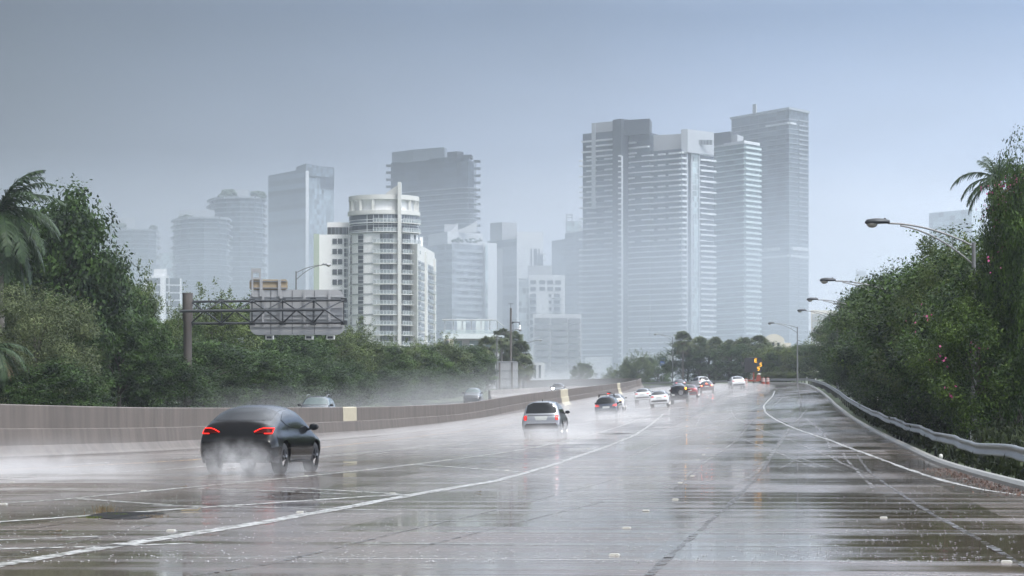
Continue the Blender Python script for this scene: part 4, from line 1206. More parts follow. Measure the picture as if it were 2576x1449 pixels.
for a, c in ((1335, 1338), (1343, 1351), (1355, 1358), (1376, 1376)):
    if a < 1370: b.part('stripe', MB().box((((a + c) / 2 - 1295) / F * 1450, .6 + (a - 1300) * .07, zz(625) / 2), ((c - a) / F * 1450, 1.2, zz(625))), DARKS)
b.prism('dark_pier', [(1352, 1452), (1366, 1453.5), (1366, 1470), (1352, 1470)], 0, zz(638), DARKS)
q = MB(); q.box((b.pt(1368, 1462)[0], b.pt(1368, 1462)[1], .5), (2.2, 5, 1.0)); b.floors('balcony', q, [zz(638) - 3.1 * k for k in range(14)], SLAB)
b = Bld('stepped_block', 'pale stepped apartment block with small balconies in the middle of the skyline', 1362, 1270)
zz = lambda y: gz(y, 1270)
b.prism('rear_block', [(1328, 1278), (1388, 1276), (1388, 1295), (1328, 1295)], 0, zz(666), GREYC)
b.prism('front_block', [(1330, 1270), (1421, 1270), (1421, 1290), (1330, 1290)], 0, zz(692), FARW)
b.prism('left_block', [(1305, 1272), (1331, 1271), (1331, 1290), (1305, 1290)], 0, zz(700), facade('glass_block', (.24, .27, .29), (.42, .45, .47), 3.0, 1.5, .25, .15))
wa, wb_ = MB().box((0, 0, 0), (2.6, .5, 1.7)).mesh('window', WIN), MB().box((0, 0, 0), (1.1, .5, 1.4)).mesh('window', WIN)
for k in range(9):
    for xw, me in ((1341, wa), (1384, wb_), (1401, wa)) if k > 1 else ((1341, wa), (1364, wa), (1384, wa), (1404, wa)):
        put('window', me, b.root, ((xw - 1362) / F * 1270, -.05, zz(710 + k * 16.8)))
q = MB().box(((1401 - 1362) / F * 1270, -.6, .2), (4.4, 1.6, .4)).box(((1341 - 1362) / F * 1270, -.6, .2), (3.4, 1.6, .4))
b.floors('balcony', q, [zz(717 + k * 16.8) for k in range(2, 10)], SLABG)
b = Bld('parking_podium', 'long low car-park podium with a grid of openings at the foot of the balcony tower', 1405, 1130)
zz = lambda y: gz(y, 1130)
b.prism('deck', [(1341, 1130), (1462, 1134), (1462, 1170), (1341, 1170)], 0, zz(790), mat('podium_grey', (.42, .43, .44), .6, var=.1, scale=.1))
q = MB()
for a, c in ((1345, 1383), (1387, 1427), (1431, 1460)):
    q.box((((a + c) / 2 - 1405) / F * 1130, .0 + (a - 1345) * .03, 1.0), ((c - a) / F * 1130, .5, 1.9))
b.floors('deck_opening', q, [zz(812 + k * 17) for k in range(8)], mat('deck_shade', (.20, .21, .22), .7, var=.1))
b = Bld('white_house', 'low white building with narrow upright windows below the car park', 1346, 900)
zz = lambda y: gz(y, 900)
b.prism('wall', [(1322, 900), (1370, 900), (1370, 912), (1322, 912)], 0, zz(912), FARW)
b.prism('wall', [(1303, 902), (1322, 902), (1322, 912), (1303, 912)], 0, zz(902), FARW)
wn1 = MB().box((0, 0, 0), (.7, .4, 4.2)).mesh('window', WIN)
for xw in (1334, 1346, 1358): put('window', wn1, b.root, ((xw - 1346) / F * 900, -.05, zz(935)))
for i, (x0, x1, yt, d, m_, lab, nm) in enumerate(((1388, 1426, 600, 2250, G_MID, 'very faint grey tower seen in the gap left of the balcony tower', 'faint_tower'), (1421, 1470, 580, 1760, facade('glass_shade2', (.13, .145, .165), (.26, .28, .30), 3.2, 2.5, .2, .12), 'mid grey tower partly hidden by the left edge of the balcony tower', 'grey_tower'))):
    b = Bld(nm, lab, (x0 + x1) / 2, d)
    b.prism('block', [(x0, d + 12), (x1, d), (x1 + 10, d + 30), (x0 + 8, d + 40)], 0, [gz(yt + 4, d), gz(yt, d), gz(yt, d), gz(yt + 4, d)], m_)
    if i:
        q = MB(); edge(q, b.pt(x0, d + 12), b.pt(x1, d), 0, 1, .9, .9, 0); b.floors('balcony', q, [gz(yt + 40, d) - 3.2 * k for k in range(30)], SLABG)
b = Bld('frame_tower', 'pale tower topped by an open square frame, behind the mid grey tower', 1442, 2000)
b.prism('block', [(1423, 2000), (1463, 1998), (1463, 2030), (1423, 2030)], 0, gz(556, 2000), G_PALE)
fr = MB(); zt3, zb3 = gz(540, 2000), gz(556, 2000)
for x in (1425, 1439): fr.box((b.pt(x, 2001)[0], 1.5, (zt3 + zb3) / 2), (.9, .9, zt3 - zb3))
fr.box((b.pt(1432, 2001)[0], 1.5, zt3), (4.9, .9, .9)); fr.box((b.pt(1432, 2001)[0], 1.5, (zt3 + zb3) / 2 + .3), (4.9, .9, .7))
b.part('roof_frame', fr, GREYC)
# ---- glassy low block with roof terrace
b = Bld('terrace_block', 'low white and pale green glass block with a roof terrace pergola', 1192, 620)
zz = lambda y: gz(y, 620)
b.prism('wall', [(1118, 620), (1255, 620), (1272, 636), (1130, 640)], 0, zz(853), FARW)
b.prism('terrace_slab', [(1113, 617), (1254, 617), (1270, 634), (1126, 641)], zz(853), zz(841), mat('mint_white', (.66, .72, .72), .4, var=.05))
gm = mat('green_glass', (.20, .28, .27), .12, var=.2, scale=.5)
for a, c, y0, y1 in ((1121, 1162, 857, 883), (1181, 1206, 857, 900), (1207, 1212, 857, 900), (1222, 1258, 857, 883), (1181, 1206, 884, 930)):
    b.part('glazing', MB().box((((a + c) / 2 - 1192) / F * 620, -.1, (zz(y0) + zz(y1)) / 2), ((c - a) / F * 620, .3, zz(y1) - zz(y0))), gm)
b.part('mullion', MB().box(((1214 - 1192) / F * 620, -.3, zz(880)), (.35, .5, 6)), FARW)
b.part('string_course', MB().box(((1186 - 1192) / F * 620, -.35, zz(884)), (11.6, .6, .25)), FARW)
pg2 = MB().box((0, 1.2, (zz(841) + zz(806)) / 2), (.22, .22, zz(806) - zz(841))).mesh('pergola_post', FARW)
for x in (1119, 1140, 1163, 1186, 1210, 1232, 1251): put('pergola_post', pg2, b.root, ((x - 1192) / F * 620, 0, 0))
pr = MB().box(((1180 - 1192) / F * 620, 2.2, zz(804)), (11.9, 4.5, .18)); pr.add([(((x - 1192) / F * 620), y, z) for x, y, z in ((1247, 0, zz(804.5)), (1247, 4.4, zz(804.5)), (1268, 4.4, zz(821)), (1268, 0, zz(821)), (1247, 0, zz(803)), (1247, 4.4, zz(803)), (1269, 4.4, zz(820)), (1269, 0, zz(820)))], [(0, 1, 2, 3), (7, 6, 5, 4), (0, 4, 5, 1), (3, 2, 6, 7), (0, 3, 7, 4), (1, 5, 6, 2)])
b.part('pergola_roof', pr, FARW)
b.part('terrace_rail', MB().box(((1184 - 1192) / F * 620, -.2, zz(836)), (11.8, .05, .95)), RAILG)
b.prism('roof_house', [(1150, 627), (1172, 627), (1172, 633), (1150, 633)], zz(842), zz(799), mat('mint_grey', (.58, .63, .63), .5, var=.08))
b.prism('roof_house', [(1197, 627), (1219, 627), (1219, 633), (1197, 633)], zz(842), zz(799), bpy.data.materials['mint_grey'])
b = Bld('beige_hut', 'small beige building beside the terrace block, half hidden by trees', 1125, 560)
b.prism('wall', [(1092, 562), (1116, 562), (1116, 570), (1092, 570)], 0, gz(864, 562), BEI)
b.prism('wall', [(1117, 560), (1141, 560), (1141, 570), (1117, 570)], 0, gz(853, 560), mat('cream', (.55, .50, .44), .6, var=.08))
b.part('doorway', MB().box((0, -.1, gz(864, 560)), (.7, .3, 1.2)), WIN)
# ---- right side
b = Bld('pale_slab', 'pale sloping-topped slab fading into the haze at the far right', 2390, 2300)
b.prism('block', [(2337, 2360), (2445, 2300), (2470, 2330), (2370, 2390)], 0, [gz(536, 2360), gz(526, 2300), gz(526, 2300), gz(536, 2360)], facade('glass_faint', (.30, .36, .37), (.33, .39, .40), 3.8, 3, .08, .05))
b = Bld('small_tower', 'small pale tower peeping over the roadside trees on the right', 2170, 1700)
b.prism('block', [(2152, 1700), (2185, 1700), (2185, 1720), (2152, 1720)], 0, gz(692, 1700), FARW)
b.prism('roof_house', [(2153, 1700), (2178, 1700), (2178, 1712), (2153, 1712)], gz(692, 1700), gz(682, 1700), GREYC)
b = Bld('cream_block', 'cream banded car-park block behind the right-hand lamp posts', 2075, 1000)
zz = lambda y: gz(y, 1000)
b.prism('wall', [(2040, 1000), (2105, 1004), (2105, 1020), (2040, 1020)], 0, zz(780), mat('cream2', (.60, .56, .48), .6, var=.06))
q = MB().box((b.pt(2073, 1001)[0], .0, 1.1), (8.6, .6, 2.2)); b.floors('opening', q, [zz(805 + k * 20) for k in range(5)], mat('band_grey', (.42, .43, .42), .6, var=.1))
b = Bld('domed_house', 'cream low building with a rounded roof above the far hedge', 1955, 820)
zz = lambda y: gz(y, 820)
b.prism('wall', [(1921, 820), (1973, 820), (1973, 832), (1921, 832)], 0, zz(853), bpy.data.materials['cream2'])
b.prism('side_wing', [(1973, 822), (1990, 822), (1990, 830), (1973, 830)], 0, zz(862), bpy.data.materials['cream2'])
q = MB(); n = 12; xa, xb = b.pt(1921, 820)[0], b.pt(1973, 820)[0]
front_ = [(xa + (xb - xa) * k / n, 0, zz(853) + 1.5 * math.sin(math.pi * k / n) ** .8) for k in range(n + 1)]
q.grid([[(x, 0, zz(853) - .02) for x, y, z in front_], front_, [(x, 1.2, z) for x, y, z in front_], [(x, 1.2, zz(853) - .02) for x, y, z in front_]])
b.part('roof', q, bpy.data.materials['cream2'])
for x in (1932, 1945, 1958): b.part('window', MB().box((b.pt(x, 820)[0], -.03, zz(866)), (.7, .25, 1.0)), WIN)
# ------------------------------------------------------------------ trees and plants
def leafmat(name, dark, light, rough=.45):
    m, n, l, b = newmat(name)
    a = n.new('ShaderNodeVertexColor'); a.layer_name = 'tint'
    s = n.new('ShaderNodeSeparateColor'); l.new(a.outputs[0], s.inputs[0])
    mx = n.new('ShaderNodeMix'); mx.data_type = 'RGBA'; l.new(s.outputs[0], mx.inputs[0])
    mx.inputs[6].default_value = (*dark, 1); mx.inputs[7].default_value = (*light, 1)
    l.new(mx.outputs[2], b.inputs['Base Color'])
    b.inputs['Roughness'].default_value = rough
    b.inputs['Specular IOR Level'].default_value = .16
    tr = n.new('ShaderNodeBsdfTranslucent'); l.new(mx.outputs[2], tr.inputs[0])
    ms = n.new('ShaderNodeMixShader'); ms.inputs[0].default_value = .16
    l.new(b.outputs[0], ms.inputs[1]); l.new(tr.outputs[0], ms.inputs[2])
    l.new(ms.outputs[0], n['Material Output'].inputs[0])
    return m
LEAF = leafmat('leaf_green', (.005, .017, .004), (.10, .175, .03))
LEAFD = leafmat('leaf_dark', (.005, .016, .004), (.075, .14, .028))
LEAFO = leafmat('leaf_olive', (.02, .036, .009), (.165, .22, .065))
LEAFY = leafmat('leaf_bright', (.03, .055, .012), (.16, .20, .035))
LEAFP = leafmat('leaf_pale', (.035, .05, .02), (.17, .205, .09))
LEAFV = leafmat('leaf_vine', (.007, .022, .004), (.125, .20, .035))
PALM = leafmat('palm_leaf', (.018, .035, .018), (.06, .095, .04), .38)
PALMF = leafmat('fan_leaf', (.03, .05, .018), (.15, .18, .075), .4)
PALMB = leafmat('palm_dead', (.10, .075, .04), (.22, .17, .10), .6)
PINK = leafmat('blossom_pink', (.35, .05, .16), (.60, .16, .32))
BARK = mat('bark', (.075, .06, .05), .8, var=.4, scale=3, bump=.5)
BARKG = mat('palm_bark', (.16, .145, .125), .8, var=.3, scale=3, bump=.4, stretch=(1, 1, 5))

def leaves_mesh(name, pos, nrm, size, tint, m, aspect=.5, rng=None):
    """many small leaf faces"""
    n = len(pos)
    nrm = nrm / (np.linalg.norm(nrm, axis=1, keepdims=True) + 1e-9)
    rv = rng.normal(size=(n, 3))
    u = np.cross(nrm, rv); u /= np.linalg.norm(u, axis=1, keepdims=True) + 1e-9
    v = np.cross(nrm, u)
    L = size[:, None] * u * .5; W = size[:, None] * aspect * v * .5
    V = np.empty((n, 4, 3), np.float32)
    V[:, 0] = pos - L; V[:, 1] = pos + W; V[:, 2] = pos + L + nrm * size[:, None] * .08; V[:, 3] = pos - W
    me = bpy.data.meshes.new(name)
    me.vertices.add(n * 4); me.loops.add(n * 4); me.polygons.add(n)
    me.vertices.foreach_set('co', V.reshape(-1))
    me.loops.foreach_set('vertex_index', np.arange(n * 4, dtype=np.int32))
    me.polygons.foreach_set('loop_start', np.arange(0, n * 4, 4, dtype=np.int32))
    me.polygons.foreach_set('loop_total', np.full(n, 4, np.int32))
    ca = me.color_attributes.new('tint', 'FLOAT_COLOR', 'POINT')
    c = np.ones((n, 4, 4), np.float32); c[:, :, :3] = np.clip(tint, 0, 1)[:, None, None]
    ca.data.foreach_set('color', c.reshape(-1))
    me.update(); me.validate()
    me.materials.append(m)
    return me
def crown_mesh(name, seed, r, zc, hz, nclump, nleaf, leaf, m, clump=.30, low=-.9, twig=0.0):
    rng = np.random.default_rng(seed)
    d = rng.normal(size=(nclump, 3)); d /= np.linalg.norm(d, axis=1, keepdims=True)
    d[:, 2] = np.where(d[:, 2] < low, -d[:, 2], d[:, 2])
    rad = rng.uniform(.45, 1.0, nclump) ** .6
    lump = 1 + .16 * np.sin(3 * np.arctan2(d[:, 1], d[:, 0]) + seed) + .12 * np.sin(5 * d[:, 2] + seed * 2)
    cc = d * (rad * lump)[:, None] * np.array([r, r, hz]); cc[:, 2] += zc
    cr_ = rng.uniform(.55, 1.25, nclump) * clump * r
    ct = np.clip(rng.normal(.42, .22, nclump), .05, .95)
    k = rng.integers(0, nclump, nleaf)
    dd = rng.normal(size=(nleaf, 3)); dd /= np.linalg.norm(dd, axis=1, keepdims=True)
    dd[:, 2] += .15
    q = rng.uniform(.25, 1.0, nleaf) ** .5 * (1 + .25 * rng.normal(size=nleaf) * (rng.random(nleaf) < .25))
    pos = cc[k] + dd * (cr_[k] * q)[:, None] * np.array([1, 1, .72])
    pos[:, 2] = np.maximum(pos[:, 2], .1)
    a1, a2 = rng.uniform(0, 6, 3), rng.uniform(0, 6, 3)
    f1 = np.sin(pos[:, 0] * 1.5 + a1[0]) * np.sin(pos[:, 1] * 1.6 + a1[1]) * np.sin(pos[:, 2] * 1.7 + a1[2])
    f2 = np.sin(pos[:, 0] * 4.1 + a2[0] + pos[:, 2]) * np.sin(pos[:, 1] * 3.7 + a2[1]) * np.sin(pos[:, 2] * 4.4 + a2[2])
    nr = dd * .8 + rng.normal(size=(nleaf, 3)) * .55 + np.array([0, 0, .45])
    sz = leaf * rng.uniform(.6, 1.4, nleaf)
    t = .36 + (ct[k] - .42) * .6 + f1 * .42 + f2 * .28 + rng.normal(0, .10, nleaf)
    if twig:      # sprays of leaves standing out of the outline
        nt = int(26 * twig)
        for i in range(nt):
            dv = rng.normal(size=3); dv[2] = abs(dv[2]) * .9 + .1; dv /= np.linalg.norm(dv)
            a = dv * np.array([r, r, hz]) * .95 + np.array([0, 0, zc])
            n2 = 34; s_ = rng.uniform(0, 1, n2)
            ln = rng.uniform(.2, .42) * r
            bend = rng.normal(size=3) * .35
            pp = a + np.outer(s_ * ln, dv) + np.outer(s_ ** 2 * ln * .5, bend) + rng.normal(size=(n2, 3)) * leaf * .55
            pos = np.vstack([pos, pp]); nr = np.vstack([nr, rng.normal(size=(n2, 3)) + [0, 0, .4]])
            sz = np.concatenate([sz, leaf * rng.uniform(.6, 1.2, n2)]); t = np.concatenate([t, np.full(n2, .5)])
    return leaves_mesh(name, pos, nr, sz, t, m, .5, rng)
def trunk_mesh(seed, h, r, spread):
    rg = random.Random(seed); mb = MB()
    top = Vector((rg.uniform(-.3, .3), rg.uniform(-.3, .3), h * .55))
    mb.tube([(0, 0, -.6), (top.x * .3, top.y * .3, h * .2), top, (top.x * 1.4, top.y * 1.4, h * .85)], [r, r * .8, r * .6, r * .2], 8)
    for k in range(7):
        a = k * 2.4 + rg.uniform(-.4, .4); z0 = h * rg.uniform(.25, .6)
        mb.tube([(0, 0, z0), (math.cos(a) * spread * .4, math.sin(a) * spread * .4, z0 + h * .16), (math.cos(a) * spread * .85, math.sin(a) * spread * .85, z0 + h * .25)], [r * .45, r * .3, r * .08], 6)
    return mb.mesh('trunk', BARK, smooth=True)
# kinds of tree: unit height about 10 m
KIND = {}
def kind(key, name, *a, trunk=(10, .22, 3.0), **k):
    me = crown_mesh('crown_' + key, *a, **k)
    co = np.empty(len(me.vertices) * 3, np.float32); me.vertices.foreach_get('co', co)
    KIND[key] = (name, me, trunk_mesh(len(KIND), *trunk), float(np.quantile(co[2::3], .99 if key.startswith('near') else .968)))
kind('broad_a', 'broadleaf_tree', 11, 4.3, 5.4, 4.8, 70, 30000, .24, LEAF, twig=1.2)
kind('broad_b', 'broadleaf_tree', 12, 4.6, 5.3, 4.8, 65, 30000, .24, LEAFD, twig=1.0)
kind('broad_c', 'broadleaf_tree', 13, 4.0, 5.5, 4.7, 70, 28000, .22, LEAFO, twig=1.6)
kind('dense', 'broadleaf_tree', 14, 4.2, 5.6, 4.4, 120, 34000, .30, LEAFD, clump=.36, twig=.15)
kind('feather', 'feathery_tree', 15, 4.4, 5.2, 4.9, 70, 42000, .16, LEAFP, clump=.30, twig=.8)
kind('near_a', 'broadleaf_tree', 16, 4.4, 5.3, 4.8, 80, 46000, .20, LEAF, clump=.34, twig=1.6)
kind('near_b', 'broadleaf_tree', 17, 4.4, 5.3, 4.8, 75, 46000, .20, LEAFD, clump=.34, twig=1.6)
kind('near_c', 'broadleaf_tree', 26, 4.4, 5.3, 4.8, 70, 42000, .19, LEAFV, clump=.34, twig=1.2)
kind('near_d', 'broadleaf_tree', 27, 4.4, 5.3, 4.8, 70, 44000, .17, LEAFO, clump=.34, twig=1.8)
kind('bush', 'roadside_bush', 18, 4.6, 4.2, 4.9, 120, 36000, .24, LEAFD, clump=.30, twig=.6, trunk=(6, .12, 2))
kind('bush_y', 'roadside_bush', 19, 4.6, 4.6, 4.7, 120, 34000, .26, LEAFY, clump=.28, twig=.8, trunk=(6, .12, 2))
def tree(key, x, y, h, w=None, label='', group=None, rz=0, cat='tree', lean=0):
    name, cm, tm, top = KIND[key]
    z = zland(x, y)
    t = thing(name, label, cat, (x, y, z), rz, group)
    put('trunk', tm, t); put('crown', cm, t)
    s = h / top; ws = (w or h * .46) / 4.6
    t.scale = (ws, ws, s)
    return t
rt = random.Random(3)
OUT = [(1990, 872), (2050, 868), (2075, 800), (2120, 748), (2160, 715), (2200, 690), (2250, 662), (2320, 618), (2400, 590), (2440, 560), (2476, 470), (2520, 435), (2600, 425), (3200, 400)]
def outline(x): return float(np.interp(x, [p[0] for p in OUT], [p[1] for p in OUT]))
ORD = 'nearest second third fourth fifth sixth seventh eighth ninth tenth eleventh twelfth thirteenth fourteenth fifteenth sixteenth seventeenth eighteenth nineteenth twentieth'.split() + ['twenty-first', 'twenty-second', 'twenty-third', 'twenty-fourth']
# right verge: tall trees behind the guardrail
dl = [107, 118, 130, 143, 157, 171, 186, 202, 219, 237, 256, 276, 297, 320, 344, 370, 398]
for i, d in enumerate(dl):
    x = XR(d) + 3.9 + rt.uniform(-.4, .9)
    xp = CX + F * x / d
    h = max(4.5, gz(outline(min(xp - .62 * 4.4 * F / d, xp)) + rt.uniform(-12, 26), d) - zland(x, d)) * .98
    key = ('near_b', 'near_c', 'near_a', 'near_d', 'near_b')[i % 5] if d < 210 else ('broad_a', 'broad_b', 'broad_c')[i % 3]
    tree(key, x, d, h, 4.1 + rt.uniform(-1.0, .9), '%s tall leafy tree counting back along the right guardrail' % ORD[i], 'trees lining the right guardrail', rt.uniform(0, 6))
# front rank of bushes down to the ground
db = [113, 124, 136, 149, 163, 178, 194, 211, 229, 248, 268, 290, 314, 340, 366]
for i, d in enumerate(db):
    x = XR(d) + 2.7 + rt.uniform(-.2, .4)
    tree('bush', x, d, 4.4 + rt.uniform(-.6, 1.4), 2.7, '%s dark bush counting back along the foot of the right-hand trees' % ORD[i], 'bushes behind the right guardrail', rt.uniform(0, 6), cat='bush')
for i, d in enumerate((116, 128, 142)):
    x = XR(d) + 4.0
    tree('bush_y', x, d - 1.5, (6.4, 7.2, 5.2)[i], 2.6, ('bright yellow-green bush overhanging the nearest lamp post base', 'largest yellow-green bush bulging over the right guardrail', 'small yellow-green bush beyond the bulging one on the right')[i], None, i, cat='bush')
tree('near_c', gx(2465, 97), 97, gz(700, 97) - zland(gx(2465, 97), 97), 2.35, 'rounded yellow-green tree bulging over the guardrail in front of the nearest lamp post', None, 4)
tree('near_d', gx(2380, 122), 122, gz(612, 122) - zland(gx(2380, 122), 122), 2.0, 'olive tree just left of the nearest right-hand lamp post arm', None, 1)
# flowering vine over the near right tree
vx, vd = gx(2540, 99), 99
vine = tree('near_b', vx, vd, gz(438, vd) - zland(vx, vd), 1.3, 'tree smothered in creeper with pink blossom at the right edge', None, 2)
rng = np.random.default_rng(40)
pp, k_ = [], 0
for (px, py, n_) in ((2565, 445, 30), (2540, 470, 34), (2520, 505, 24), (2505, 540, 22), (2553, 530, 34), (2498, 470, 18), (2527, 600, 26), (2545, 620, 22), (2575, 490, 22), (2490, 520, 12), (2500, 660, 10), (2330, 790, 7), (2290, 815, 5), (2370, 900, 12), (2400, 985, 8), (2468, 880, 8)):
    d_ = vd - 1.5 if px > 2450 and py < 640 else 94.6 if py > 640 and px > 2280 else 104
    c_ = np.array(at(px, py, d_)) - np.array(vine.location)
    pp.append(c_ + rng.normal(size=(n_, 3)) * [.20, .25, .16])
pp = np.vstack(pp)
bl = leaves_mesh('blossom', pp, rng.normal(size=pp.shape), rng.uniform(.05, .13, len(pp)), rng.random(len(pp)), PINK, .8, rng)
blo = put('pink_blossom', bl, vine)
blo.matrix_parent_inverse = Matrix.Diagonal((1 / vine.scale[0], 1 / vine.scale[1], 1 / vine.scale[2], 1)) @ Matrix.Rotation(-2, 4, 'Z')
tree('near_a', gx(2600, 96), 96, gz(425, 96) - .5, 1.5, 'tree whose few twigs poke in at the top of the right edge', None, 1.2)
# left row beyond the opposite carriageway
left = [('feather', 95, 156, 742, 3.6, 'pale feathery tree at the left edge in front of the palm'), ('feather', 30, 168, 748, 3.4, 'pale feathery tree cut by the left edge of the frame'), ('dense', 168, 186, 528, 4.6, 'tall dense dark green tree rising beside the royal palm'),
        ('dense', 90, 196, 560, 5.0, 'dense dark tree behind the royal palm fronds'), ('broad_b', 262, 192, 680, 3.2, 'dark tree between the dense tree and the gantry column, taller one'), ('broad_c', 325, 205, 697, 2.5, 'dark olive tree with bare twigs on top, left of the white block'),
        ('broad_c', 410, 214, 796, 2.6, 'olive tree below the white block, left of the gantry column'), ('broad_b', 300, 186, 800, 3.2, 'lower dark tree in front of the olive tree left of the gantry'), ('broad_a', 455, 222, 812, 2.2, 'tree just behind the gantry column'),
        ('broad_c', 545, 235, 762, 4.6, 'tallest tree seen through the gantry truss'), ('broad_a', 615, 245, 772, 3.6, 'tree behind the left end of the big sign back'), ('broad_b', 690, 256, 838, 4.4, 'tree below the left half of the big sign back'),
        ('broad_a', 760, 264, 826, 3.4, 'tree below the right half of the big sign back'), ('broad_c', 830, 272, 842, 4.4, 'tree at the right end of the big sign back'), ('broad_c', 890, 282, 832, 3.4, 'tree in front of the left side of the round tower'),
        ('broad_a', 945, 298, 872, 4.4, 'tree in front of the middle of the round tower'), ('broad_c', 1000, 314, 868, 3.4, 'tree in front of the right side of the round tower'), ('broad_a', 1050, 330, 876, 4.6, 'tree in front of the wing of the round tower'),
        ('broad_c', 1100, 346, 862, 4.6, 'tree below the small beige building'), ('broad_a', 1150, 362, 872, 4.6, 'tree below the left half of the terrace block'), ('broad_b', 1192, 384, 880, 3.0, 'tree below the right half of the terrace block'),
        ('broad_b', 510, 205, 860, 4.4, 'lower tree in front, right of the gantry column'), ('broad_b', 590, 216, 880, 4.4, 'second lower tree right of the gantry column'), ('broad_a', 1222, 400, 905, 2.0, 'low tree just left of the grey sign back')]
for i, (key, xp, d, yt, w, lab) in enumerate(left):
    x = min(gx(xp, d), XO(d) - 2.5)
    tree(key, x, d, (gz(yt, d) - zland(x, d)) * .97, w, lab, 'trees beyond the opposite carriageway', i * 1.7)
for i, (xp, d, yt, w) in enumerate(((200, 150, 925, 3.0), (420, 190, 905, 3.6), (660, 236, 915, 3.6), (735, 246, 910, 3.6), (805, 256, 918, 3.6), (860, 266, 920, 3.6), (960, 288, 935, 3.8), (1030, 306, 935, 3.8), (1080, 322, 935, 3.8), (1130, 340, 935, 3.8), (1165, 356, 940, 3.0))):
    x = min(gx(xp, d), XO(d) - 2)
    tree('bush', x, d, gz(yt, d) - zland(x, d), w, '%s dark bush from the left edge under the trees beyond the median wall' % (['first'] + ORD[1:])[i], 'bushes beyond the opposite carriageway', i * 2.1, cat='bush')
# distant greenery at the bend
far = [('broad_a', 1468, 690, 918, 3.2, 'small hazy tree left of the pale podium'), ('broad_c', 1555, 690, 930, 4.0, 'low hazy bush at the foot of the balcony tower'), ('bush_y', 1578, 700, 915, 2.0, 'pale green sapling at the foot of the balcony tower'), ('broad_c', 1610, 680, 898, 4.4, 'hazy tree left of the blue route shield'), ('broad_a', 1655, 690, 902, 4.2, 'hazy tree behind the blue route shield'),
       ('broad_b', 1730, 566, 868, 5.2, 'broad dark tree under the leftmost far palm'), ('broad_b', 1785, 556, 866, 5.2, 'broad dark tree under the middle of the far palms'), ('broad_b', 1845, 536, 872, 5.0, 'broad dark tree left of the amber message sign'), ('broad_b', 1900, 516, 868, 5.0, 'broad dark tree behind the amber message sign'),
       ('bush_y', 1950, 478, 880, 4.2, 'bright green tree right of the amber message sign'), ('broad_a', 1990, 466, 874, 4.4, 'bright tree left of the farthest lamp post'), ('bush_y', 2030, 452, 872, 4.4, 'bright tree right of the farthest lamp post')]
for i, (key, xp, d, yt, w, lab) in enumerate(far):
    x = gx(xp, d)
    z = zland(x, d)
    tree(key, x, d, max(3, gz(yt, d) - z), w, lab, 'trees at the far bend', i)
for i, (xp, d) in enumerate(((1935, 466), (1962, 459), (1990, 452), (2015, 446), (2038, 438))):
    x = gx(xp, d)
    tree('bush_y', x, d, gz(937, d) - zland(x, d), 2.6, '%s clipped bush from the message sign along the far guardrail' % (['first'] + ORD[1:])[i], 'clipped bushes behind the far guardrail', i, cat='bush')

# ---- palms
def frond(mb_pos, L, az, el, droop, n=34, wl=.55, rng=None, base=(0, 0, 0), curl=0.0):
    """leaflets along an arching rib; appends quads to the list"""
    P0 = np.array(base, float); t = np.linspace(0, 1, n)
    hor = np.array([math.cos(az), math.sin(az), 0.0])
    ang = el - droop * t ** 1.3
    step = L / n
    pts = [P0]
    for a in ang[:-1]: pts.append(pts[-1] + step * (hor * math.cos(a) + np.array([0, 0, math.sin(a)])))
    pts = np.array(pts)
    side = np.array([-math.sin(az), math.cos(az), 0.0])
    for i in range(2, n):
        p = pts[i]; f = pts[i] - pts[i - 1]; f /= np.linalg.norm(f) + 1e-9
        ll = wl * (math.sin(math.pi * min(1, (i / n) * .86 + .14)) ** .6) * (1 + .15 * rng.normal())
        for s_ in (-1, 1):
            for rep in range(1):
                dirv = side * s_ * .8 + f * .55 + np.array([0, 0, -.25 - curl + .35 * rng.normal() * .5])
                dirv /= np.linalg.norm(dirv)
                tip = p + dirv * ll + np.array([0, 0, -.22 * ll])
                mid = p + dirv * ll * .55
                w = f * .03 * (L / 2.5)
                mb_pos.append((p - w, p + w, mid + w * .9, mid - w * .9)); mb_pos.append((mid - w * .9, mid + w * .9, tip + w * .15, tip - w * .15))
    return pts
def quads_mesh(name, quads, m, rng, lo=.2, hi=.8):
    n = len(quads); V = np.array(quads, np.float32).reshape(n * 4, 3)
    me = bpy.data.meshes.new(name)
    me.from_pydata([tuple(map(float, v)) for v in V], [], [(4 * i, 4 * i + 1, 4 * i + 2, 4 * i + 3) for i in range(n)])
    ca = me.color_attributes.new('tint', 'FLOAT_COLOR', 'POINT')
    c = np.ones((n, 4, 4), np.float32); c[:, :, :3] = rng.uniform(lo, hi, n)[:, None, None]
    ca.data.foreach_set('color', c.reshape(-1))
    me.materials.append(m)
    return me
def feather_palm(label, x, y, ztop, L, fr, seed, dead=0):
    rng = np.random.default_rng(seed)
    z0 = zland(x, y)
    t = thing('palm_tree', label, 'palm tree', (x, y, z0), 0)
    h = ztop - z0
    MB().tube([(0, 0, -.5), (.1, 0, h * .5), (0, 0, h)], [.26, .22, .16], 10).build('trunk', BARKG, t, smooth=True)
    for k, (az, el, dr, ln) in enumerate(fr):
        q = []
        pts = frond(q, L * ln, R(az), R(el), R(dr), 46, L * .22, rng, (0, 0, h))
        o_ = put('frond', quads_mesh('frond', q, PALM, rng), t)
        MB().tube([tuple(p) for p in pts[::4]], [.05 - .045 * i / len(pts[::4]) for i in range(len(pts[::4]))], 5).build('rib', PALM, o_)
    for k in range(dead):
        q = []
        frond(q, L * .8, rng.uniform(0, 6.3), R(-30), R(60), 34, L * .12, rng, (0, 0, h - .3), .5)
        put('dead_frond', quads_mesh('dead_frond', q, PALMB, rng), t)
    return t
xp_, d_ = -2, 164
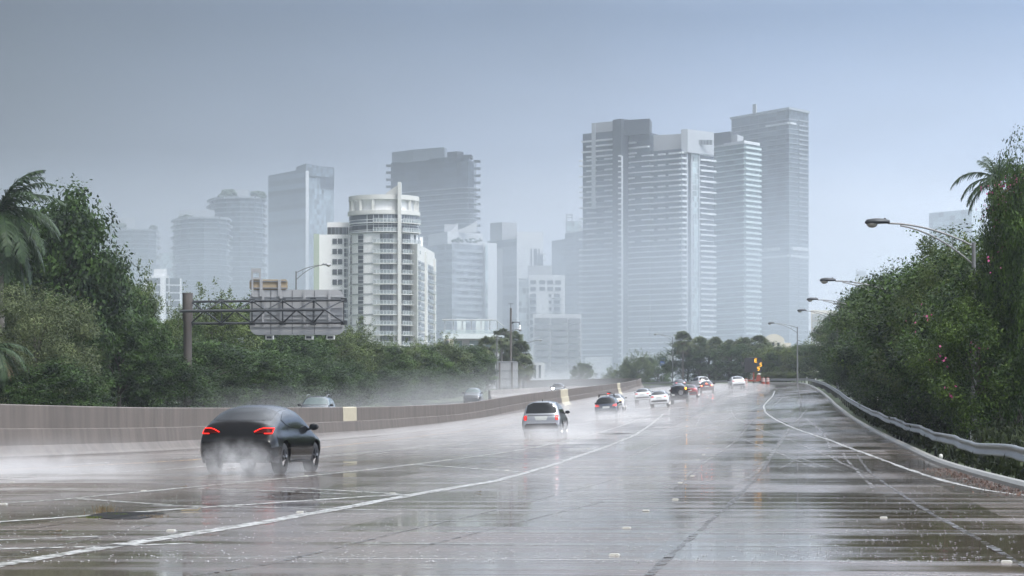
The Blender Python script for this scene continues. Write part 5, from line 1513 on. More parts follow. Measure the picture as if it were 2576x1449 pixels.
feather_palm('royal palm with drooping feather fronds at the left edge', gx(xp_, d_), d_, gz(530, d_), 4.1,
    [(0, 72, 70, .95), (25, 58, 75, 1), (-20, 66, 80, .95), (8, 40, 80, 1.05), (-40, 45, 90, 1), (-10, 15, 85, 1.1), (30, 8, 75, 1.1), (-25, -10, 70, 1.1), (5, -30, 55, 1.15), (-50, -20, 70, 1.1), (40, -25, 60, 1.1), (-8, -50, 38, 1.2), (20, -52, 36, 1.15), (-70, -10, 80, 1.1), (80, 30, 80, 1), (140, 40, 80, 1), (200, 40, 80, 1), (-100, 30, 80, 1), (-85, -45, 45, 1.15), (-60, -60, 30, 1.1), (60, -55, 30, 1.1), (0, -62, 25, 1.3)], 5, 4)
xp_, d_ = -14, 150
feather_palm('second palm at the left edge with brown hanging fronds low down', gx(xp_, d_), d_, gz(872, d_), 2.6, [(10, 20, 90, 1), (-20, 0, 80, 1), (-60, -20, 70, 1), (20, -30, 60, 1), (-40, -55, 30, 1.1)], 6, 9)
xp_, d_ = 2508, 107
rp_ = feather_palm('palm with a bare upright spear above the creeper-covered tree on the right', gx(xp_, d_), d_, gz(450, d_), 1.85,
    [(150, 62, 40, .6), (120, 70, 40, .65), (60, 62, 45, .7), (30, 52, 60, .75), (20, 66, 45, .7), (170, 30, 100, 1.15), (185, 5, 85, 1.0), (200, -10, 70, 1.0), (160, -25, 60, 1.0), (250, 20, 80, 1), (-40, 30, 80, 1), (300, 10, 80, 1)], 8)
MB().tube([(.05, 0, gz(452, d_) - zland(gx(xp_, d_), d_)), (.12, 0, gz(385, d_) - zland(gx(xp_, d_), d_))], [.05, .02], 6).build('spear_leaf', PALM, rp_)
def fan_crown(seed, r=1.6):
    """a ball of fan leaves with a few dead ones below"""
    rng = np.random.default_rng(seed); q = []
    for k in range(54):
        az = rng.uniform(0, 2 * math.pi); el = rng.uniform(-.9, 1.45)
        dv = np.array([math.cos(el) * math.cos(az), math.cos(el) * math.sin(az), math.sin(el)])
        a = dv * r * rng.uniform(.35, .6)
        side = np.cross(dv, [0, 0, 1.0]); side /= np.linalg.norm(side) + 1e-9
        up = np.cross(side, dv)
        for j in range(19):
            an = R(-95 + 190 * j / 18) * .8
            f = dv * math.cos(an) + side * math.sin(an) + np.array([0, 0, -.22 * abs(math.sin(an))]) + up * rng.normal() * .1
            f /= np.linalg.norm(f)
            ln = r * .62 * rng.uniform(.8, 1.1)
            w = np.cross(f, up); w = w / (np.linalg.norm(w) + 1e-9) * .038 * r
            mid = a + f * ln * .55; tip = a + f * ln + np.array([0, 0, -.28 * ln])
            q.append((a - w * .3, a + w * .3, mid + w, mid - w)); q.append((mid - w, mid + w, tip + w * .1, tip - w * .1))
    return quads_mesh('fan_crown', q, PALMF, rng, .1, .95)
def fan_skirt(seed, r=1.3):
    rng = np.random.default_rng(seed); q = []
    for k in range(220):
        az = rng.uniform(0, 2 * math.pi); a = np.array([math.cos(az) * .45 * r, math.sin(az) * .45 * r, rng.uniform(-.7, 0)])
        e = a + np.array([math.cos(az) * .3, math.sin(az) * .3, -1.0]) * rng.uniform(.5, 1.1) * r; w = np.array([-math.sin(az), math.cos(az), 0]) * .05
        q.append((a - w, a + w, e + w * .2, e - w * .2))
    return quads_mesh('fan_skirt', q, PALMB, rng, .1, .9)
FANS = [fan_crown(60), fan_crown(61), fan_crown(62)]
SKIRT = fan_skirt(63)
def fan_palm(label, xp, d, yc, r, i, group=None, skirt=False):
    x = gx(xp, d); z0 = zland(x, d); zc_ = gz(yc, d)
    t = thing('fan_palm', label, 'palm tree', (x, d, z0), i * 1.3, group)
    MB().tube([(0, 0, -.5), (0, 0, zc_ - z0)], [.24, .2], 8).build('trunk', BARKG, t)
    c_ = put('crown', FANS[i % 3], t, (0, 0, zc_ - z0)); c_.scale = (r / 1.6,) * 3
    if skirt:
        s_ = put('dead_leaves', SKIRT, t, (0, 0, zc_ - z0)); s_.scale = (r / 1.5,) * 3
for i, (xp, d, yc, r, lab, sk) in enumerate(((1226, 440, 872, 1.9, 'fan palm left of the tall camera pole', 0), (1262, 455, 852, 2.0, 'fan palm directly behind the nearer left lamp post', 0), (1292, 462, 862, 2.1, 'fan palm right of the tall camera pole', 0), (1308, 450, 888, 2.2, 'fan palm behind the right edge of the grey sign back', 1), (1318, 445, 925, 2.1, 'low fan palm with dead leaves beside the grey sign back', 1), (1280, 466, 888, 2.4, 'fan palm above the middle of the grey sign back', 0),
                                              (1718, 556, 858, 2.3, 'leftmost fan palm of the far clump, highest crown', 1), (1760, 560, 872, 2.4, 'second fan palm from the left in the far clump', 0), (1800, 550, 875, 2.4, 'third fan palm from the left in the far clump', 0), (1868, 528, 874, 2.3, 'fourth fan palm from the left in the far clump', 0), (1908, 512, 870, 2.3, 'rightmost fan palm of the far clump, above the message sign', 1), (1835, 540, 880, 2.2, 'low fan palm in the middle of the far clump', 0))):
    fan_palm(lab, xp, d, yc, r, i, 'fan palms', sk)
# grass along the right kerb and weeds in the patch
rng = np.random.default_rng(9)
pos, nr = [], []
for k in range(15000):
    y = 46 + rng.random() ** 1.4 * 150
    x = XR(y) - .25 + rng.random() * 3.2
    pos.append((x, y, zl(x, y) + .38 + rng.random() * .22)); 
pos = np.array(pos)
me = leaves_mesh('verge_grass', pos, rng.normal(size=pos.shape) * [1, 1, .3], rng.uniform(.2, .5, len(pos)), rng.random(len(pos)), leafmat('grass_blade', (.008, .014, .005), (.045, .06, .02)), .25, rng)
tag(put('verge_grass', me), 'dark rough grass under the guardrail', 'grass', kind='stuff')
pos = []
for y in np.arange(46, 72, .016):
    x = XR(y) - 1.1 - abs(rng.normal()) * .3
    pos.append((x, y, zroad(x, y) + .012))
pos = np.array(pos)
me = leaves_mesh('leaf_litter', pos, np.tile([0, 0, 1.0], (len(pos), 1)) + rng.normal(size=pos.shape) * .25, rng.uniform(.03, .065, len(pos)), rng.random(len(pos)), leafmat('litter', (.03, .014, .008), (.12, .055, .028)), .6, rng)
tag(put('leaf_litter', me), 'brown fallen leaves gathered by the kerb', 'litter', kind='stuff')
def tuft(label, px, n, hgt, m, seed):
    g_ = ground_at(*px); rng = np.random.default_rng(seed); q = []
    for k in range(n):
        a = np.array([rng.normal() * .09, rng.normal() * .10, 0.0]); az = rng.uniform(0, 6.3); ln = hgt * rng.uniform(.5, 1.1)
        tip = a + np.array([math.cos(az) * ln * .35, math.sin(az) * ln * .35, ln]); w = np.array([.006, 0, 0])
        q.append((a - w, a + w, tip + w * .2, tip - w * .2))
    t = put('weed_tuft', quads_mesh('weed_tuft', q, m, rng), None, (g_.x, g_.y, g_.z))
    tag(t, label, 'weed')
tuft('dry straw-coloured grass tuft at the far edge of the asphalt patch', (264, 1290), 40, .11, PALMB, 1)
tuft('small green weed at the near left of the asphalt patch', (237, 1304), 40, .03, LEAFY, 2)
tuft('small green weed in the middle of the asphalt patch', (300, 1296), 40, .025, LEAFY, 3)
tuft('low dry weed at the right tip of the asphalt patch', (385, 1300), 60, .03, PALMB, 4)
# ------------------------------------------------------------------ lamp posts, signs, studs
M['lamp_metal'] = mat('lamp_metal', (.17, .172, .175), .5, .25, var=.2, scale=3)
def lamp(label, x, y, z0, ztop, side, group, arm=3.2, rise=.8, m='lamp_metal', head='dark_steel'):
    t = thing('lamp_post', label, 'lamp post', (x, y, z0), 0, group)
    h = ztop - z0 - rise
    MB().tube([(0, 0, -.4), (0, 0, .5), (0, 0, h + .25)], [.13, .12, .07], 10).build('pole', M[m], t, smooth=True, angle=40)
    s = side
    def curve(za, x1, k): return [(s * x1 * q, 0, za + (h + rise - .04 - za) * (1 - (1 - q) ** 1.9)) for q in [i / 8 * k for i in range(9)]]
    a = MB().tube(curve(h + .1, arm, 1.0), .038, 6)
    a.tube([(p[0], p[1], p[2] - .05) for p in curve(h - .55, arm, .86)], .034, 6)
    c1, c2 = curve(h + .1, arm, 1.0)[2], curve(h - .55, arm, .86)[2]
    a.tube([c1, (c1[0], 0, c2[2] + .02)], .018, 5)
    a.build('arm', M[m], t, smooth=True, angle=40)
    # cobra head: flat-topped hood with a bowl beneath its outer end
    hd = MB(); rows = []
    for q in range(13):
        u = q / 12; X = s * (arm - .05 + u * .92)
        w = .07 + .13 * math.sin(math.pi * min(1, u * .86 + .08)) ** .8 if u < .98 else .03
        tp = .06 + .09 * math.sin(math.pi * min(1, u * .8 + .1)); bt = -.05 - .03 * u
        if u > .95: tp, bt = .02, -.05
        z = h + rise - .02 * u * 0
        rows.append([(X, w * math.cos(a_), z + (tp if math.sin(a_) > 0 else -bt) * math.sin(a_)) for a_ in [2 * math.pi * k / 14 for k in range(15)]])
    hd.grid(rows)
    hd.grid([[rows[0][0]] * 15, rows[0]]); hd.grid([rows[-1], [rows[-1][0]] * 15])
    ho = hd.build('lamp_head', M[head], t, smooth=True, angle=60)
    MB().ellipsoid((s * (arm + .60), 0, h + rise - .06), (.21, .15, .15)).build('lens', mat('lamp_lens', (.28, .27, .24), .2, var=.15) if 'lamp_lens' not in bpy.data.materials else bpy.data.materials['lamp_lens'], ho, smooth=True)
    MB().lathe([(.035, 0), (.035, .06), (0, .07)], 8, 'Z', (s * (arm + .12), 0, h + rise + .1)).build('photocell', M['black'], ho)
    MB().box((0, 0, .1), (.34, .34, .2)).build('base', M['galv'], t)
    return t
names = ['nearest right-hand lamp post, arm reaching over the ramp from the creeper', 'second right-hand lamp post, only its arm clear of the trees', 'third right-hand lamp post, arm just clear of the trees', 'fourth right-hand lamp post, head low against the tallest tower', 'farthest right-hand lamp post, full pole visible above the far guardrail']
for i, (d, yh, xh) in enumerate(((104, 559, 2177), (161, 705, 2063), (226, 753, 2030), (282, 781, 2006), (384, 813, 1932))):
    x = gx(xh, d) + 4.05
    zt_ = gz(yh, d)
    lamp(names[i], x, d, zland(x, d), zt_, -1, 'lamp posts along the right guardrail', rise=1.0 if i == 0 else .75)
for lab, xp, d, yh, arm in (('lamp post rising behind the big sign back on the gantry', 745, 276, 666, 2.6), ('lamp post in front of the grey sign back, arm to the right', 1250, 380, 829, 2.55), ('lamp post right of the fan palms, arm over the far carriageway', 1312, 511, 856, 2.9), ('lamp post hidden by trees, only its head below the terrace block', 1146, 437, 868, 2.0)):
    x = gx(xp, d); lamp(lab, x, d, zland(x, d), gz(yh, d), 1, 'lamp posts beyond the median wall', arm, .9 if d < 300 else 1.1, head='galv' if d < 300 else 'galv')
x = gx(1692, 562); lamp('lamp post left of the far fan palms, arm to the left', x, 562, zland(x, 562), gz(841, 562), -1, None, 2.9, .75, head='galv')

# ---- gantry over the opposite carriageway
Dg = 190; sg = F / Dg
gxp = gx(472, Dg)
base = Vector((gxp, Dg, zland(gxp, Dg)))
ga = thing('sign_gantry', 'rust-brown cantilever gantry column with a dark steel truss over the far carriageway', 'gantry', base)
zg = lambda y: gz(y, Dg) - base.z
xg = lambda x: (x - 472) / sg
MB().lathe([(.30, -1), (.29, zg(810)), (.36, zg(805)), (.35, zg(741)), (.37, zg(740)), (.37, zg(737)), (0, zg(737))], 20).build('column', M['rust_steel'], ga, smooth=True, angle=30)
ch = MB()
CH = {'t': ((xg(480), .0, zg(759)), (xg(865), .0, zg(755))), 'm': ((xg(458), -1.3, zg(785)), (xg(820), -1.3, zg(781))), 'b': ((xg(480), .0, zg(814)), (xg(865), .0, zg(812)))}
for k in CH: MB().tube(CH[k], .085 if k != 'm' else .10, 10).build('chord', M['dark_steel'], ga, smooth=True, angle=40)
dg = MB()
nP = 5
def cp(k, t): return Vector(CH[k][0]).lerp(Vector(CH[k][1]), t)
for i in range(nP):
    t0, t1, tm = i / nP, (i + 1) / nP, (i + .5) / nP
    tmm = min(1, (tm * 385 + 8 + 14) / 362)
    for a_, c_ in (('t', t0), ('t', t1), ('b', t0), ('b', t1)): dg.tube([cp(a_, c_), cp('m', tmm)], .05, 6)
    dg.tube([cp('t', t1), cp('b', t1)], .045, 6)
    dg.tube([cp('t', t0), cp('b', t1)], .02, 5)
dg.build('lacing', M['dark_steel'], ga)
gp = MB()
for i in range(nP + 1):
    for k in ('t', 'b'): q = cp(k, i / nP); gp.box(q, (.42, .05, .30))
gp.build('gusset', M['dark_steel'], ga)
MB().box((xg(465), -.3, zg(979)), (.30, .25, .62)).build('switch_box', M['galv'], ga)
M['signback'] = mat('sign_back', (.38, .385, .395), .45, .25, var=.12, scale=.8)
def rpanel(mb, x0, x1, z0, z1, y, th=.06, r=.35):
    pts = []
    for cx_, cz_, a0 in ((x1 - r, z1 - r, 0), (x0 + r, z1 - r, 90), (x0 + r, z0 + r, 180), (x1 - r, z0 + r, 270)):
        for k in range(6): pts.append((cx_ + r * math.cos(R(a0 + 18 * k)), cz_ + r * math.sin(R(a0 + 18 * k))))
    n = len(pts)
    mb.add([(p[0], y, p[1]) for p in pts] + [(p[0], y + th, p[1]) for p in pts], [tuple(range(n)), tuple(range(2 * n - 1, n - 1, -1))] + [(i, n + i, n + (i + 1) % n, (i + 1) % n) for i in range(n)])
big = thing('road_sign', 'large grey back of a rounded road sign hung on the gantry truss', 'road sign', base + Vector((0, .45, 0)))
q = MB(); rpanel(q, xg(627), xg(865), zg(842), zg(728), 0, .08, .55); q.build('panel', M['signback'], big)
q = MB()
for y in (747, 775, 792, 803, 822): q.box(((xg(629) + xg(863)) / 2, -.05, zg(y)), (xg(861) - xg(631), .08, .045))
q.build('stiffener', M['galv'], big)
for x in (661, 706, 765, 828):
    MB().box((xg(x), -.14, (zg(824) + zg(730)) / 2), (.16, .14, zg(730) - zg(824))).build('upright', M['signback'], big)
for x in (680, 734, 790): MB().box((xg(x), -.02, zg(785)), (.03, .05, zg(730) - zg(840))).build('panel_joint', M['dark_steel'], big)
ex = thing('exit_sign', 'small tan-faced back of an exit plate standing on the big sign', 'road sign', base + Vector((0, .45, 0)))
q = MB(); rpanel(q, xg(626), xg(722), zg(729), zg(702), 0, .07, .18); q.build('panel', mat('tan_back', (.36, .29, .20), .5, .1, var=.12), ex)
for y in (707, 724): MB().box(((xg(628) + xg(720)) / 2, -.06, zg(y)), (xg(720) - xg(628), .09, .08)).build('stiffener', M['galv'], ex)
for x in (634, 656, 702): MB().box((xg(x), -.14, (zg(745) + zg(702)) / 2), (.12 if x == 634 else .2, .1, zg(702) - zg(745))).build('upright', M['signback'], ex)
fr = thing('square_frame', 'open square steel frame standing above the tan exit plate', 'sign frame', base + Vector((0, .42, 0)))
for x in (633, 653): MB().box((xg(x), -.1, (zg(703) + zg(676)) / 2), (.12, .1, zg(676) - zg(703))).build('upright', M['signback'], fr)
for y, h_ in ((680, .3), (700, .12)): MB().box((xg(643), -.1, zg(y)), (xg(655) - xg(631), .09, h_)).build('crossbar', M['signback'], fr)
for i, x in enumerate((675, 799 - 24, 899 - 70)):
    o_ = thing('sign_lamp', ('left sign lamp on a bracket below the big sign', 'middle sign lamp on a bracket below the big sign', 'right sign lamp on a bracket below the big sign')[i], 'sign lamp', base + Vector((xg(x), .9, zg(848))), 0, 'sign lamps under the gantry')
    MB().prism([(-.26, -.2), (.26, -.2), (.3, .25), (-.3, .25)], -.13, .14).build('housing', M['white'], o_)
    MB().box((.0, -.21, 0), (.36, .03, .16)).build('opening', M['dark_steel'], o_)
    MB().tube([(-.3, 0, .1), (-.36, -.4, zg(812) - zg(848)), (-.36, -.85, zg(812) - zg(848))], .025, 6).build('bracket', M['dark_steel'], o_)

# ---- camera pole, grey sign back, route shield
x, d = gx(1285, 400), 400
z0 = zland(x, d); cpo = thing('camera_pole', 'tall brown pole with a hanging white dome camera above the fan palms', 'camera pole', (x, d, z0))
zt_ = gz(775, d) - z0
MB().tube([(0, 0, -.3), (0, 0, zt_)], [.20, .15], 10).build('pole', M['rust_steel'], cpo, smooth=True, angle=40)
MB().tube([(0, 0, zt_), (0, 0, zt_ + .7)], .03, 6).box((0, 0, zt_ + .62), (.6, .04, .04)).tube([(-.3, 0, zt_ + .55), (-.3, 0, zt_ + .75)], .02, 5).tube([(.3, 0, zt_ + .55), (.3, 0, zt_ + .75)], .02, 5).build('lightning_rod', M['dark_steel'], cpo)
zc_ = gz(810, d) - z0
MB().tube([(.15, 0, zc_), (1.25, 0, zc_ - .05), (1.3, 0, zc_ - .4)], .07, 6).prism([(.1, -.05), (.6, -.05), (.6, .05), (.1, .05)], [zc_ - .35, zc_ - .05, zc_ - .05, zc_ - .35], zc_).build('camera_arm', M['dark_steel'], cpo)
MB().lathe([(0, .55), (.12, .5), (.14, .1), (.17, .0), (.17, -.15), (.10, -.34), (0, -.38)], 14, 'Z', (1.3, -.0, zc_ - .95)).build('dome_camera', M['white'], cpo, smooth=True)
MB().tube([(.32, 0, zc_ - .3), (.32, 0, 4)], .05, 6).build('conduit', M['dark_steel'], cpo)
x, d = gx(1274, 384), 384
z0 = zland(x, d); sb = thing('road_sign', 'grey back of a square road sign on two posts below the fan palms', 'road sign', (x, d, z0))
zz = lambda y: gz(y, d) - z0
q = MB(); rpanel(q, (1245 - 1274) / F * d, (1303 - 1274) / F * d, zz(977), zz(909), .1, .06, .22); q.build('panel', M['signback'], sb)
for y in (911, 932, 952, 973): MB().box((0, .05, zz(y)), (3.4, .06, .07)).build('stiffener', M['steel'], sb)
for xq in (1257, 1288): MB().box(((xq - 1274) / F * d, -.02, zz(912) / 2 - .2), (.2, .16, zz(912) + .4)).build('sign_post', M['rust_steel'], sb)
# blue route shield
x, d = gx(1667, 604), 604
z0 = zland(x, d); rs = thing('route_shield', 'small blue interstate shield reading 95 on a post among the hazy trees', 'road sign', (x, d, z0))
zz = lambda y: gz(y, d) - z0
MB().box((0, .1, zz(912) / 2), (.09, .09, zz(912))).build('sign_post', M['steel'], rs)
BLUE = mat('sign_blue', (.02, .10, .34), .4)
hw = .55
sh = [(-hw, .35), (-.3, .5), (0, .42), (.3, .5), (hw, .35), (hw * 1.05, -.1), (hw * .75, -.45), (0, -.72), (-hw * .75, -.45), (-hw * 1.05, -.1)]
MB().add([(a, 0, zz(914) + c) for a, c in sh] + [(a, .04, zz(914) + c) for a, c in sh], [tuple(range(10)), tuple(range(19, 9, -1))] + [(i, 10 + i, 10 + (i + 1) % 10, (i + 1) % 10) for i in range(10)]).build('shield', BLUE, rs)
MB().box((0, .02, zz(914) + .40), (.95, .02, .13)).build('shield_band', mat('sign_red', (.30, .03, .05), .4), rs)
MB().box((0, .02, zz(902)), (.95, .04, .42)).build('direction_plate', BLUE, rs)
def text_mesh(name, s, size, m, parent, loc):
    cu = bpy.data.curves.new(name, 'FONT'); cu.body = s; cu.size = size; cu.align_x = 'CENTER'; cu.align_y = 'CENTER'; cu.extrude = .008
    to = bpy.data.objects.new(name, cu); COL.objects.link(to)
    dg_ = bpy.context.evaluated_depsgraph_get(); me = bpy.data.meshes.new_from_object(to.evaluated_get(dg_))
    bpy.data.objects.remove(to)
    me.transform(Matrix.Rotation(R(90), 4, 'X')); me.materials.clear(); me.materials.append(m)
    return put(name, me, parent, loc)
text_mesh('numerals', '95', .78, M['white'], rs, (0, -.02, zz(915) - .06))
text_mesh('lettering', 'SOUTH', .26, M['white'], rs, (0, -.02, zz(902)))

# ---- portable message sign and orange drums
x, d = gx(1901, 430), 430
z0 = zroad(x, d)
vm = thing('message_sign', 'black portable message sign glowing amber E, S and 9 on an orange trailer', 'message sign', (x, d, z0))
s_ = F / d
zz = lambda y: gz(y, d) - z0
ORG = mat('orange_paint', (.27, .058, .03), .45, var=.15)
xq = lambda px: (px - 1901) / s_
MB().box(((xq(1873) + xq(1916)) / 2, 0, (zz(936) + zz(900)) / 2), (xq(1916) - xq(1873), .28, zz(900) - zz(936))).build('display_case', mat('sign_black', (.013, .013, .015), .45, var=.2), vm)
MB().box(((xq(1884) + xq(1904)) / 2, 0, zz(899.6)), (xq(1904) - xq(1884), .5, .05)).build('solar_panel', M['galv'], vm)
MB().box((xq(1896), .1, zz(945)), (.22, .22, zz(936) - zz(958))).build('mast', ORG, vm)
tr = MB().box((xq(1896), 0, .5), (1.6, 1.2, .16)).box((xq(1908), 0, .85), (.7, .9, .6)).box((xq(1908), 0, 1.3), (.45, .4, .35)).box((xq(1884), 0, .62), (1.3, .12, .12)).box((xq(1920), .1, .6), (.5, .6, .5))
tr.build('trailer', ORG, vm)
MB().ellipsoid((xq(1909), -.2, 1.55), (.26, .2, .13)).build('beacon_cover', M['white'], vm)
for sx in (-1, 1): MB().lathe([(.0, -.1), (.3, -.1), (.3, .1), (.0, .1)], 18, 'X', (xq(1908) + sx * .75, 0, .3)).build('wheel', M['rubber'], vm)
AMB = mat('amber_led', (.8, .4, .02), .3, emit=(1.0, .52, .02), estr=1.3)
GL = {'E': ('11111', '10000', '10000', '11110', '10000', '10000', '11111'), 'S': ('01111', '10000', '10000', '01110', '00001', '00001', '11110'), '9': ('01110', '10001', '10001', '01111', '00001', '00001', '01110')}
for ch_, px, py in (('E', 1901, 907), ('S', 1913.5, 917.3), ('9', 1907.5, 927.5)):
    q = MB(); cw, rh = .072, .080
    for r_, row in enumerate(GL[ch_]):
        for c_, v in enumerate(row):
            if v == '1': q.box((xq(px) + (c_ - 2) * cw, -.15, zz(py) + (3 - r_) * rh), (cw * .9, .03, rh * .9))
    q.build('amber_letter', AMB, vm)
def drum(label, px, d, i):
    x = gx(px, d); z = zroad(x, d)
    t = thing('traffic_drum', label, 'traffic drum', (x, d, z), 0, 'orange traffic drums by the message sign')
    MB().lathe([(.0, 0), (.36, 0), (.36, .06), (.29, .08), (.28, .35), (.26, .37), (.26, .62), (.245, .64), (.24, .88), (.22, .98), (.0, 1.0)], 20).build('body', ORG, t, smooth=True, angle=40)
    for z_ in (.42, .72): MB().lathe([(.272, z_), (.270, z_ + .12)], 20).build('reflective_band', M['white'], t)
drum('orange drum standing beside the white fastback car', 1876, 418, 0)
drum('orange drum close to the right of the message sign trailer', 1920, 424, 1)
drum('orange drum farthest right of the message sign', 1931, 420, 2)

# ---- raised road studs
STUD = mat('road_stud', (.42, .41, .37), .3, var=.1)
sm_ = MB().prism([(-.055, -.05), (.055, -.05), (.055, .05), (-.055, .05)], 0, .022, [(-.042, -.028), (.042, -.028), (.042, .028), (-.042, .028)]).mesh('road_stud', STUD)
ln = MB().prism([(-.038, -.044), (.038, -.044), (.038, -.034), (-.038, -.034)], .004, .016).mesh('reflector', mat('stud_reflector', (.5, .49, .45), .1))
def stud(px, label):
    g_ = ground_at(*px)
    o_ = put('road_stud', sm_, None, (g_.x, g_.y, g_.z + .002)); o_.rotation_euler[2] = -.11; o_.scale = (.9, .9, .8)
    tag(o_, label, 'road stud', 'raised road studs')
    put('reflector', ln, o_)
first = ['first'] + ORD[1:]
ramp_s = ((1546, 1399), (1576.6, 1330), (1625, 1287), (1699, 1258), (1711, 1216), (1742, 1198), (1755, 1157), (1770, 1144), (1779, 1129), (1788, 1114), (1800, 1098))
for i, p_ in enumerate(ramp_s): stud(p_, '%s white stud in the ramp lane row, counting from the bottom edge' % first[i])
gore_s = ((431, 1337), (755, 1290), (988, 1242), (1275, 1184), (1480, 1129), (1550, 1100))
for i, p_ in enumerate(gore_s): stud(p_, '%s white stud along the near gore line, counting from the left' % first[i])
main_s = ((10, 1269), (30, 1214), (362, 1236), (770, 1198), (925, 1182), (1036, 1169), (1122, 1158), (1267, 1139), (1345, 1126), (1418, 1111))
for i, p_ in enumerate(main_s): stud(p_, '%s white stud along the far gore line, counting from the left' % first[i])
stud((2223, 1304), 'lone white stud in the dark wet right part of the ramp')
stud((2532, 1417), 'white stud in the bottom right corner')
# little bits lying about
STICK = mat('straw', (.42, .34, .20), .6)
g_ = ground_at(478, 1287)
tag(MB().tube([(-.12, 0, .012), (.0, .02, .016), (.10, .01, .014), (.14, .02, .05)], .006, 5).build('twig', STICK, None, g_), 'pale twig lying right of the asphalt patch', 'twig')
for i, (p_, lab) in enumerate((((460, 1226), 'curled pale leaf on the dark reflection of the black car'), ((138, 1342), 'pale leaf near the left edge below the asphalt patch'), ((1200, 1240), 'dark scrap beside the near gore line'))):
    g_ = ground_at(*p_)
    tag(MB().grid([[(-.06, -.03, .012), (0, -.045, .02), (.07, -.02, .035)], [(-.06, .03, .014), (0, .04, .012), (.08, .02, .02)]]).build('fallen_leaf', STICK, None, g_), lab, 'leaf')
g_ = ground_at(2367, 1157)
tag(MB().lathe([(0, 0), (.05, .01), (.06, .10), (.05, .16), (0, .18)], 10).build('foam_cup', M['white'], None, g_, smooth=True), 'white cup standing on the wet shoulder', 'cup')
g_ = ground_at(1553, 1091)
tag(MB().prism([(-1.0, -.25), (1.0, -.25), (1.1, .25), (-.9, .25)], .004, .03).build('manhole_plate', M['black'], None, g_), 'dark steel drain plate in the tip of the gore', 'drain cover')
g_ = ground_at(3072 / 1.59 * 0 + 1966, 974.5)
tag(MB().tube([(-.8, 0, .03), (.2, .1, .05), (.9, 0, .12)], [.05, .09, .02], 6).build('tyre_scrap', M['rubber'], None, g_), 'strip of black tyre rubber lying near the far bend', 'tyre scrap')

# ------------------------------------------------------------------ spray and haze
def spray(label, c, r, dens, seed_scale, lo=.40, rz=0.0):
    e = MB().ellipsoid((0, 0, 0), (1, 1, 1), 20, 12)
    o_ = e.build('spray', volmat('spray_mist', dens, hetero=(seed_scale, 'ball', lo)), None, c, weld=True)
    o_.scale = r; o_.rotation_euler[2] = rz
    return tag(o_, label, 'spray', kind='stuff')
tz = tesla.location
spray('white water spray thrown up behind the black car', (tz.x + .1, tz.y - .9, .22), (1.35, 1.7, .75), 1.5, 2.6, .42, -.1)
spray('plume of spray drifting left of the black car', (tz.x - 4.2, tz.y - .5, .15), (4.0, 6.0, .95), .17, 1.3, .40, -.1)
spray('low sheet of spray trailing along the lane left of the black car', (tz.x - 7.0, tz.y + 1.0, .05), (7.5, 7.0, .5), .34, .9, .38, -.1)
spray('spray under the right side of the black car', (tz.x + .9, tz.y + 2.4, .1), (.9, 3.6, .38), 1.2, 1.6, .36, -.1)
for ob, lab in ((silver, 'spray around the wheels of the silver SUV'), (navy, 'spray around the wheels of the dark blue crossover')):
    l_ = ob.location
    spray(lab, (l_.x, l_.y - 1.5, l_.z + .1), (2.6, 7.0, .85), .17, .7, .30, -.1)
    spray(lab.replace('around', 'thrown straight back from'), (l_.x, l_.y - .8, l_.z + .12), (1.3, 2.2, .6), .9, 1.6, .40, -.1)
    spray(lab.replace('around', 'rolling beside'), (l_.x + 1.2, l_.y + 2, l_.z + .1), (3.0, 7.0, .8), .22, .6, .28, -.1)
# sheet of spray hanging over the busy lanes
def sheetvol(name, lab, xl, xr, z, y0, y1, dens, h, sc, lo):
    b_ = MB(); low, top = [], []
    ys_ = list(range(y0, y1 + 1, 8))
    nx_ = 6
    for y in ys_:
        a_, c_ = xl(y), xr(y)
        low.append([(a_ + (c_ - a_) * k / nx_, y, z(a_ + (c_ - a_) * k / nx_, y) + .02) for k in range(nx_ + 1)])
        f_ = max(0, math.sin(math.pi * (y - y0) / (ys_[-1] - y0))) ** .5
        top.append([(a_ + (c_ - a_) * k / nx_, y, z(a_ + (c_ - a_) * k / nx_, y) + .02 + .004 + h * f_ * max(0, math.sin(math.pi * k / nx_)) ** .5) for k in range(nx_ + 1)])
    b_.grid([r_[::-1] for r_ in low]); b_.grid(top)
    o_ = b_.build(name, volmat(name + '_mist', dens, hetero=(sc, 'sheet', lo)))
    return tag(o_, lab, 'spray', kind='stuff')
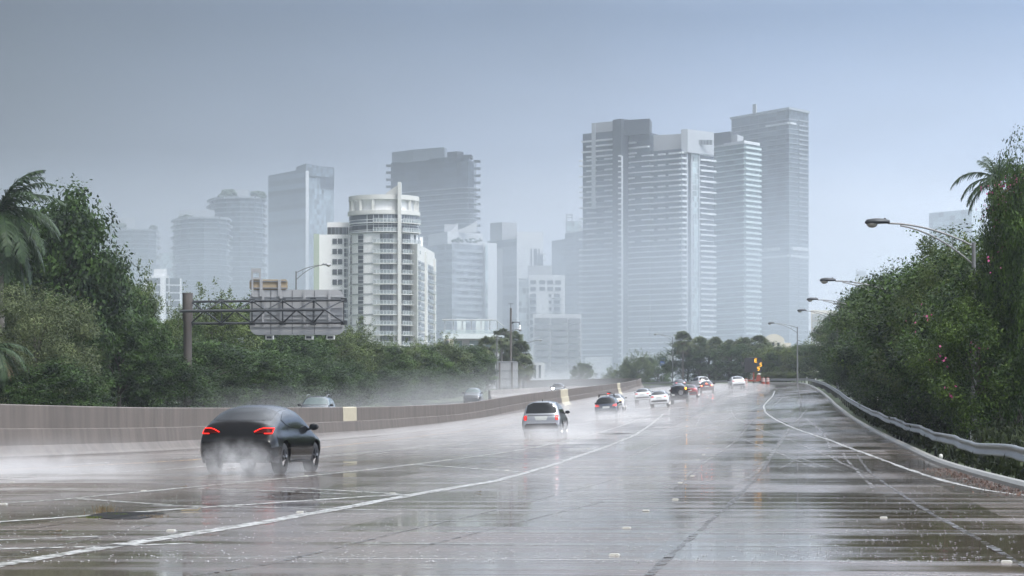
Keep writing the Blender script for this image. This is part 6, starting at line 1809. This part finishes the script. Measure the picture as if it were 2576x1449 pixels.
sheetvol('road_spray', 'spray hanging low over the main lanes', lambda y: XW(y) + .8, lambda y: XC(y) + 5 + (y > 300) * 3, zroad, 96, 436, .030, 1.15, .35, .40)
sheetvol('ramp_mist', 'thin veil of rain splash added to brighten the merging ramp', lambda y: XC(y) + 3.5, lambda y: max(XC(y) + 5, XR(y) - 7), zroad, 18, 338, .030, .42, .30, .40)  # second veil added to lift the pale glare down the ramp middle
for i_, (d_, r_, h_) in enumerate(((200, 40, 3.0), (270, 45, 4.0), (335, 55, 5.0), (420, 60, 6.0))):
    x_ = (XO(d_) + XW(d_)) / 2 - 3
    spray('%s bank of thin spray counting along the opposite carriageway' % ('nearest', 'second', 'third', 'farthest')[i_], (x_, d_, zopp(x_, d_)), (10, r_, h_), .011, .12, .25, -.1)

hz = MB().box((0, 1670, 114.5), (5040, 3960, 237))
hz_o = hz.build('haze', volmat('haze_air', HAZE, HAZE_COL, g=HAZE_G))
tag(hz_o, 'rain haze filling the air over road and city', kind='stuff')

ms_ = MB().box((100, 1165, 44), (1900, 620, 84))
tag(ms_.build('rain_mist', volmat('rain_mist_air', MIST, HAZE_COL, g=.72)), 'bank of rain mist hiding the lower storeys of the skyline', kind='stuff')

# drops of rain bursting on the wet concrete
rng = np.random.default_rng(77); q = []
for k in range(3800):
    y = 24 + rng.random() ** 1.7 * 70
    x = (rng.random() - .42) * .44 * y
    if not (XW(y) + 1 < x < XR(y) - 1.2): continue
    z = zroad(x, y) + .004; a_ = rng.uniform(.010, .028); h_ = rng.uniform(.001, .006)
    p_ = np.array([x, y, z])
    for az in (0.0, 2.1, 4.2):
        e_ = np.array([math.cos(az), math.sin(az), 0]) * a_; w = np.array([-math.sin(az), math.cos(az), 0]) * .006
        q.append((p_ - w, p_ + w, p_ + e_ + w + [0, 0, h_], p_ + e_ - w + [0, 0, h_]))
tag(put('rain_splashes', quads_mesh('rain_splashes', q, mat('splash_water', (.75, .76, .78), .1, var=.05), rng)), 'tiny rain splashes over the wet road', 'rain', kind='stuff')
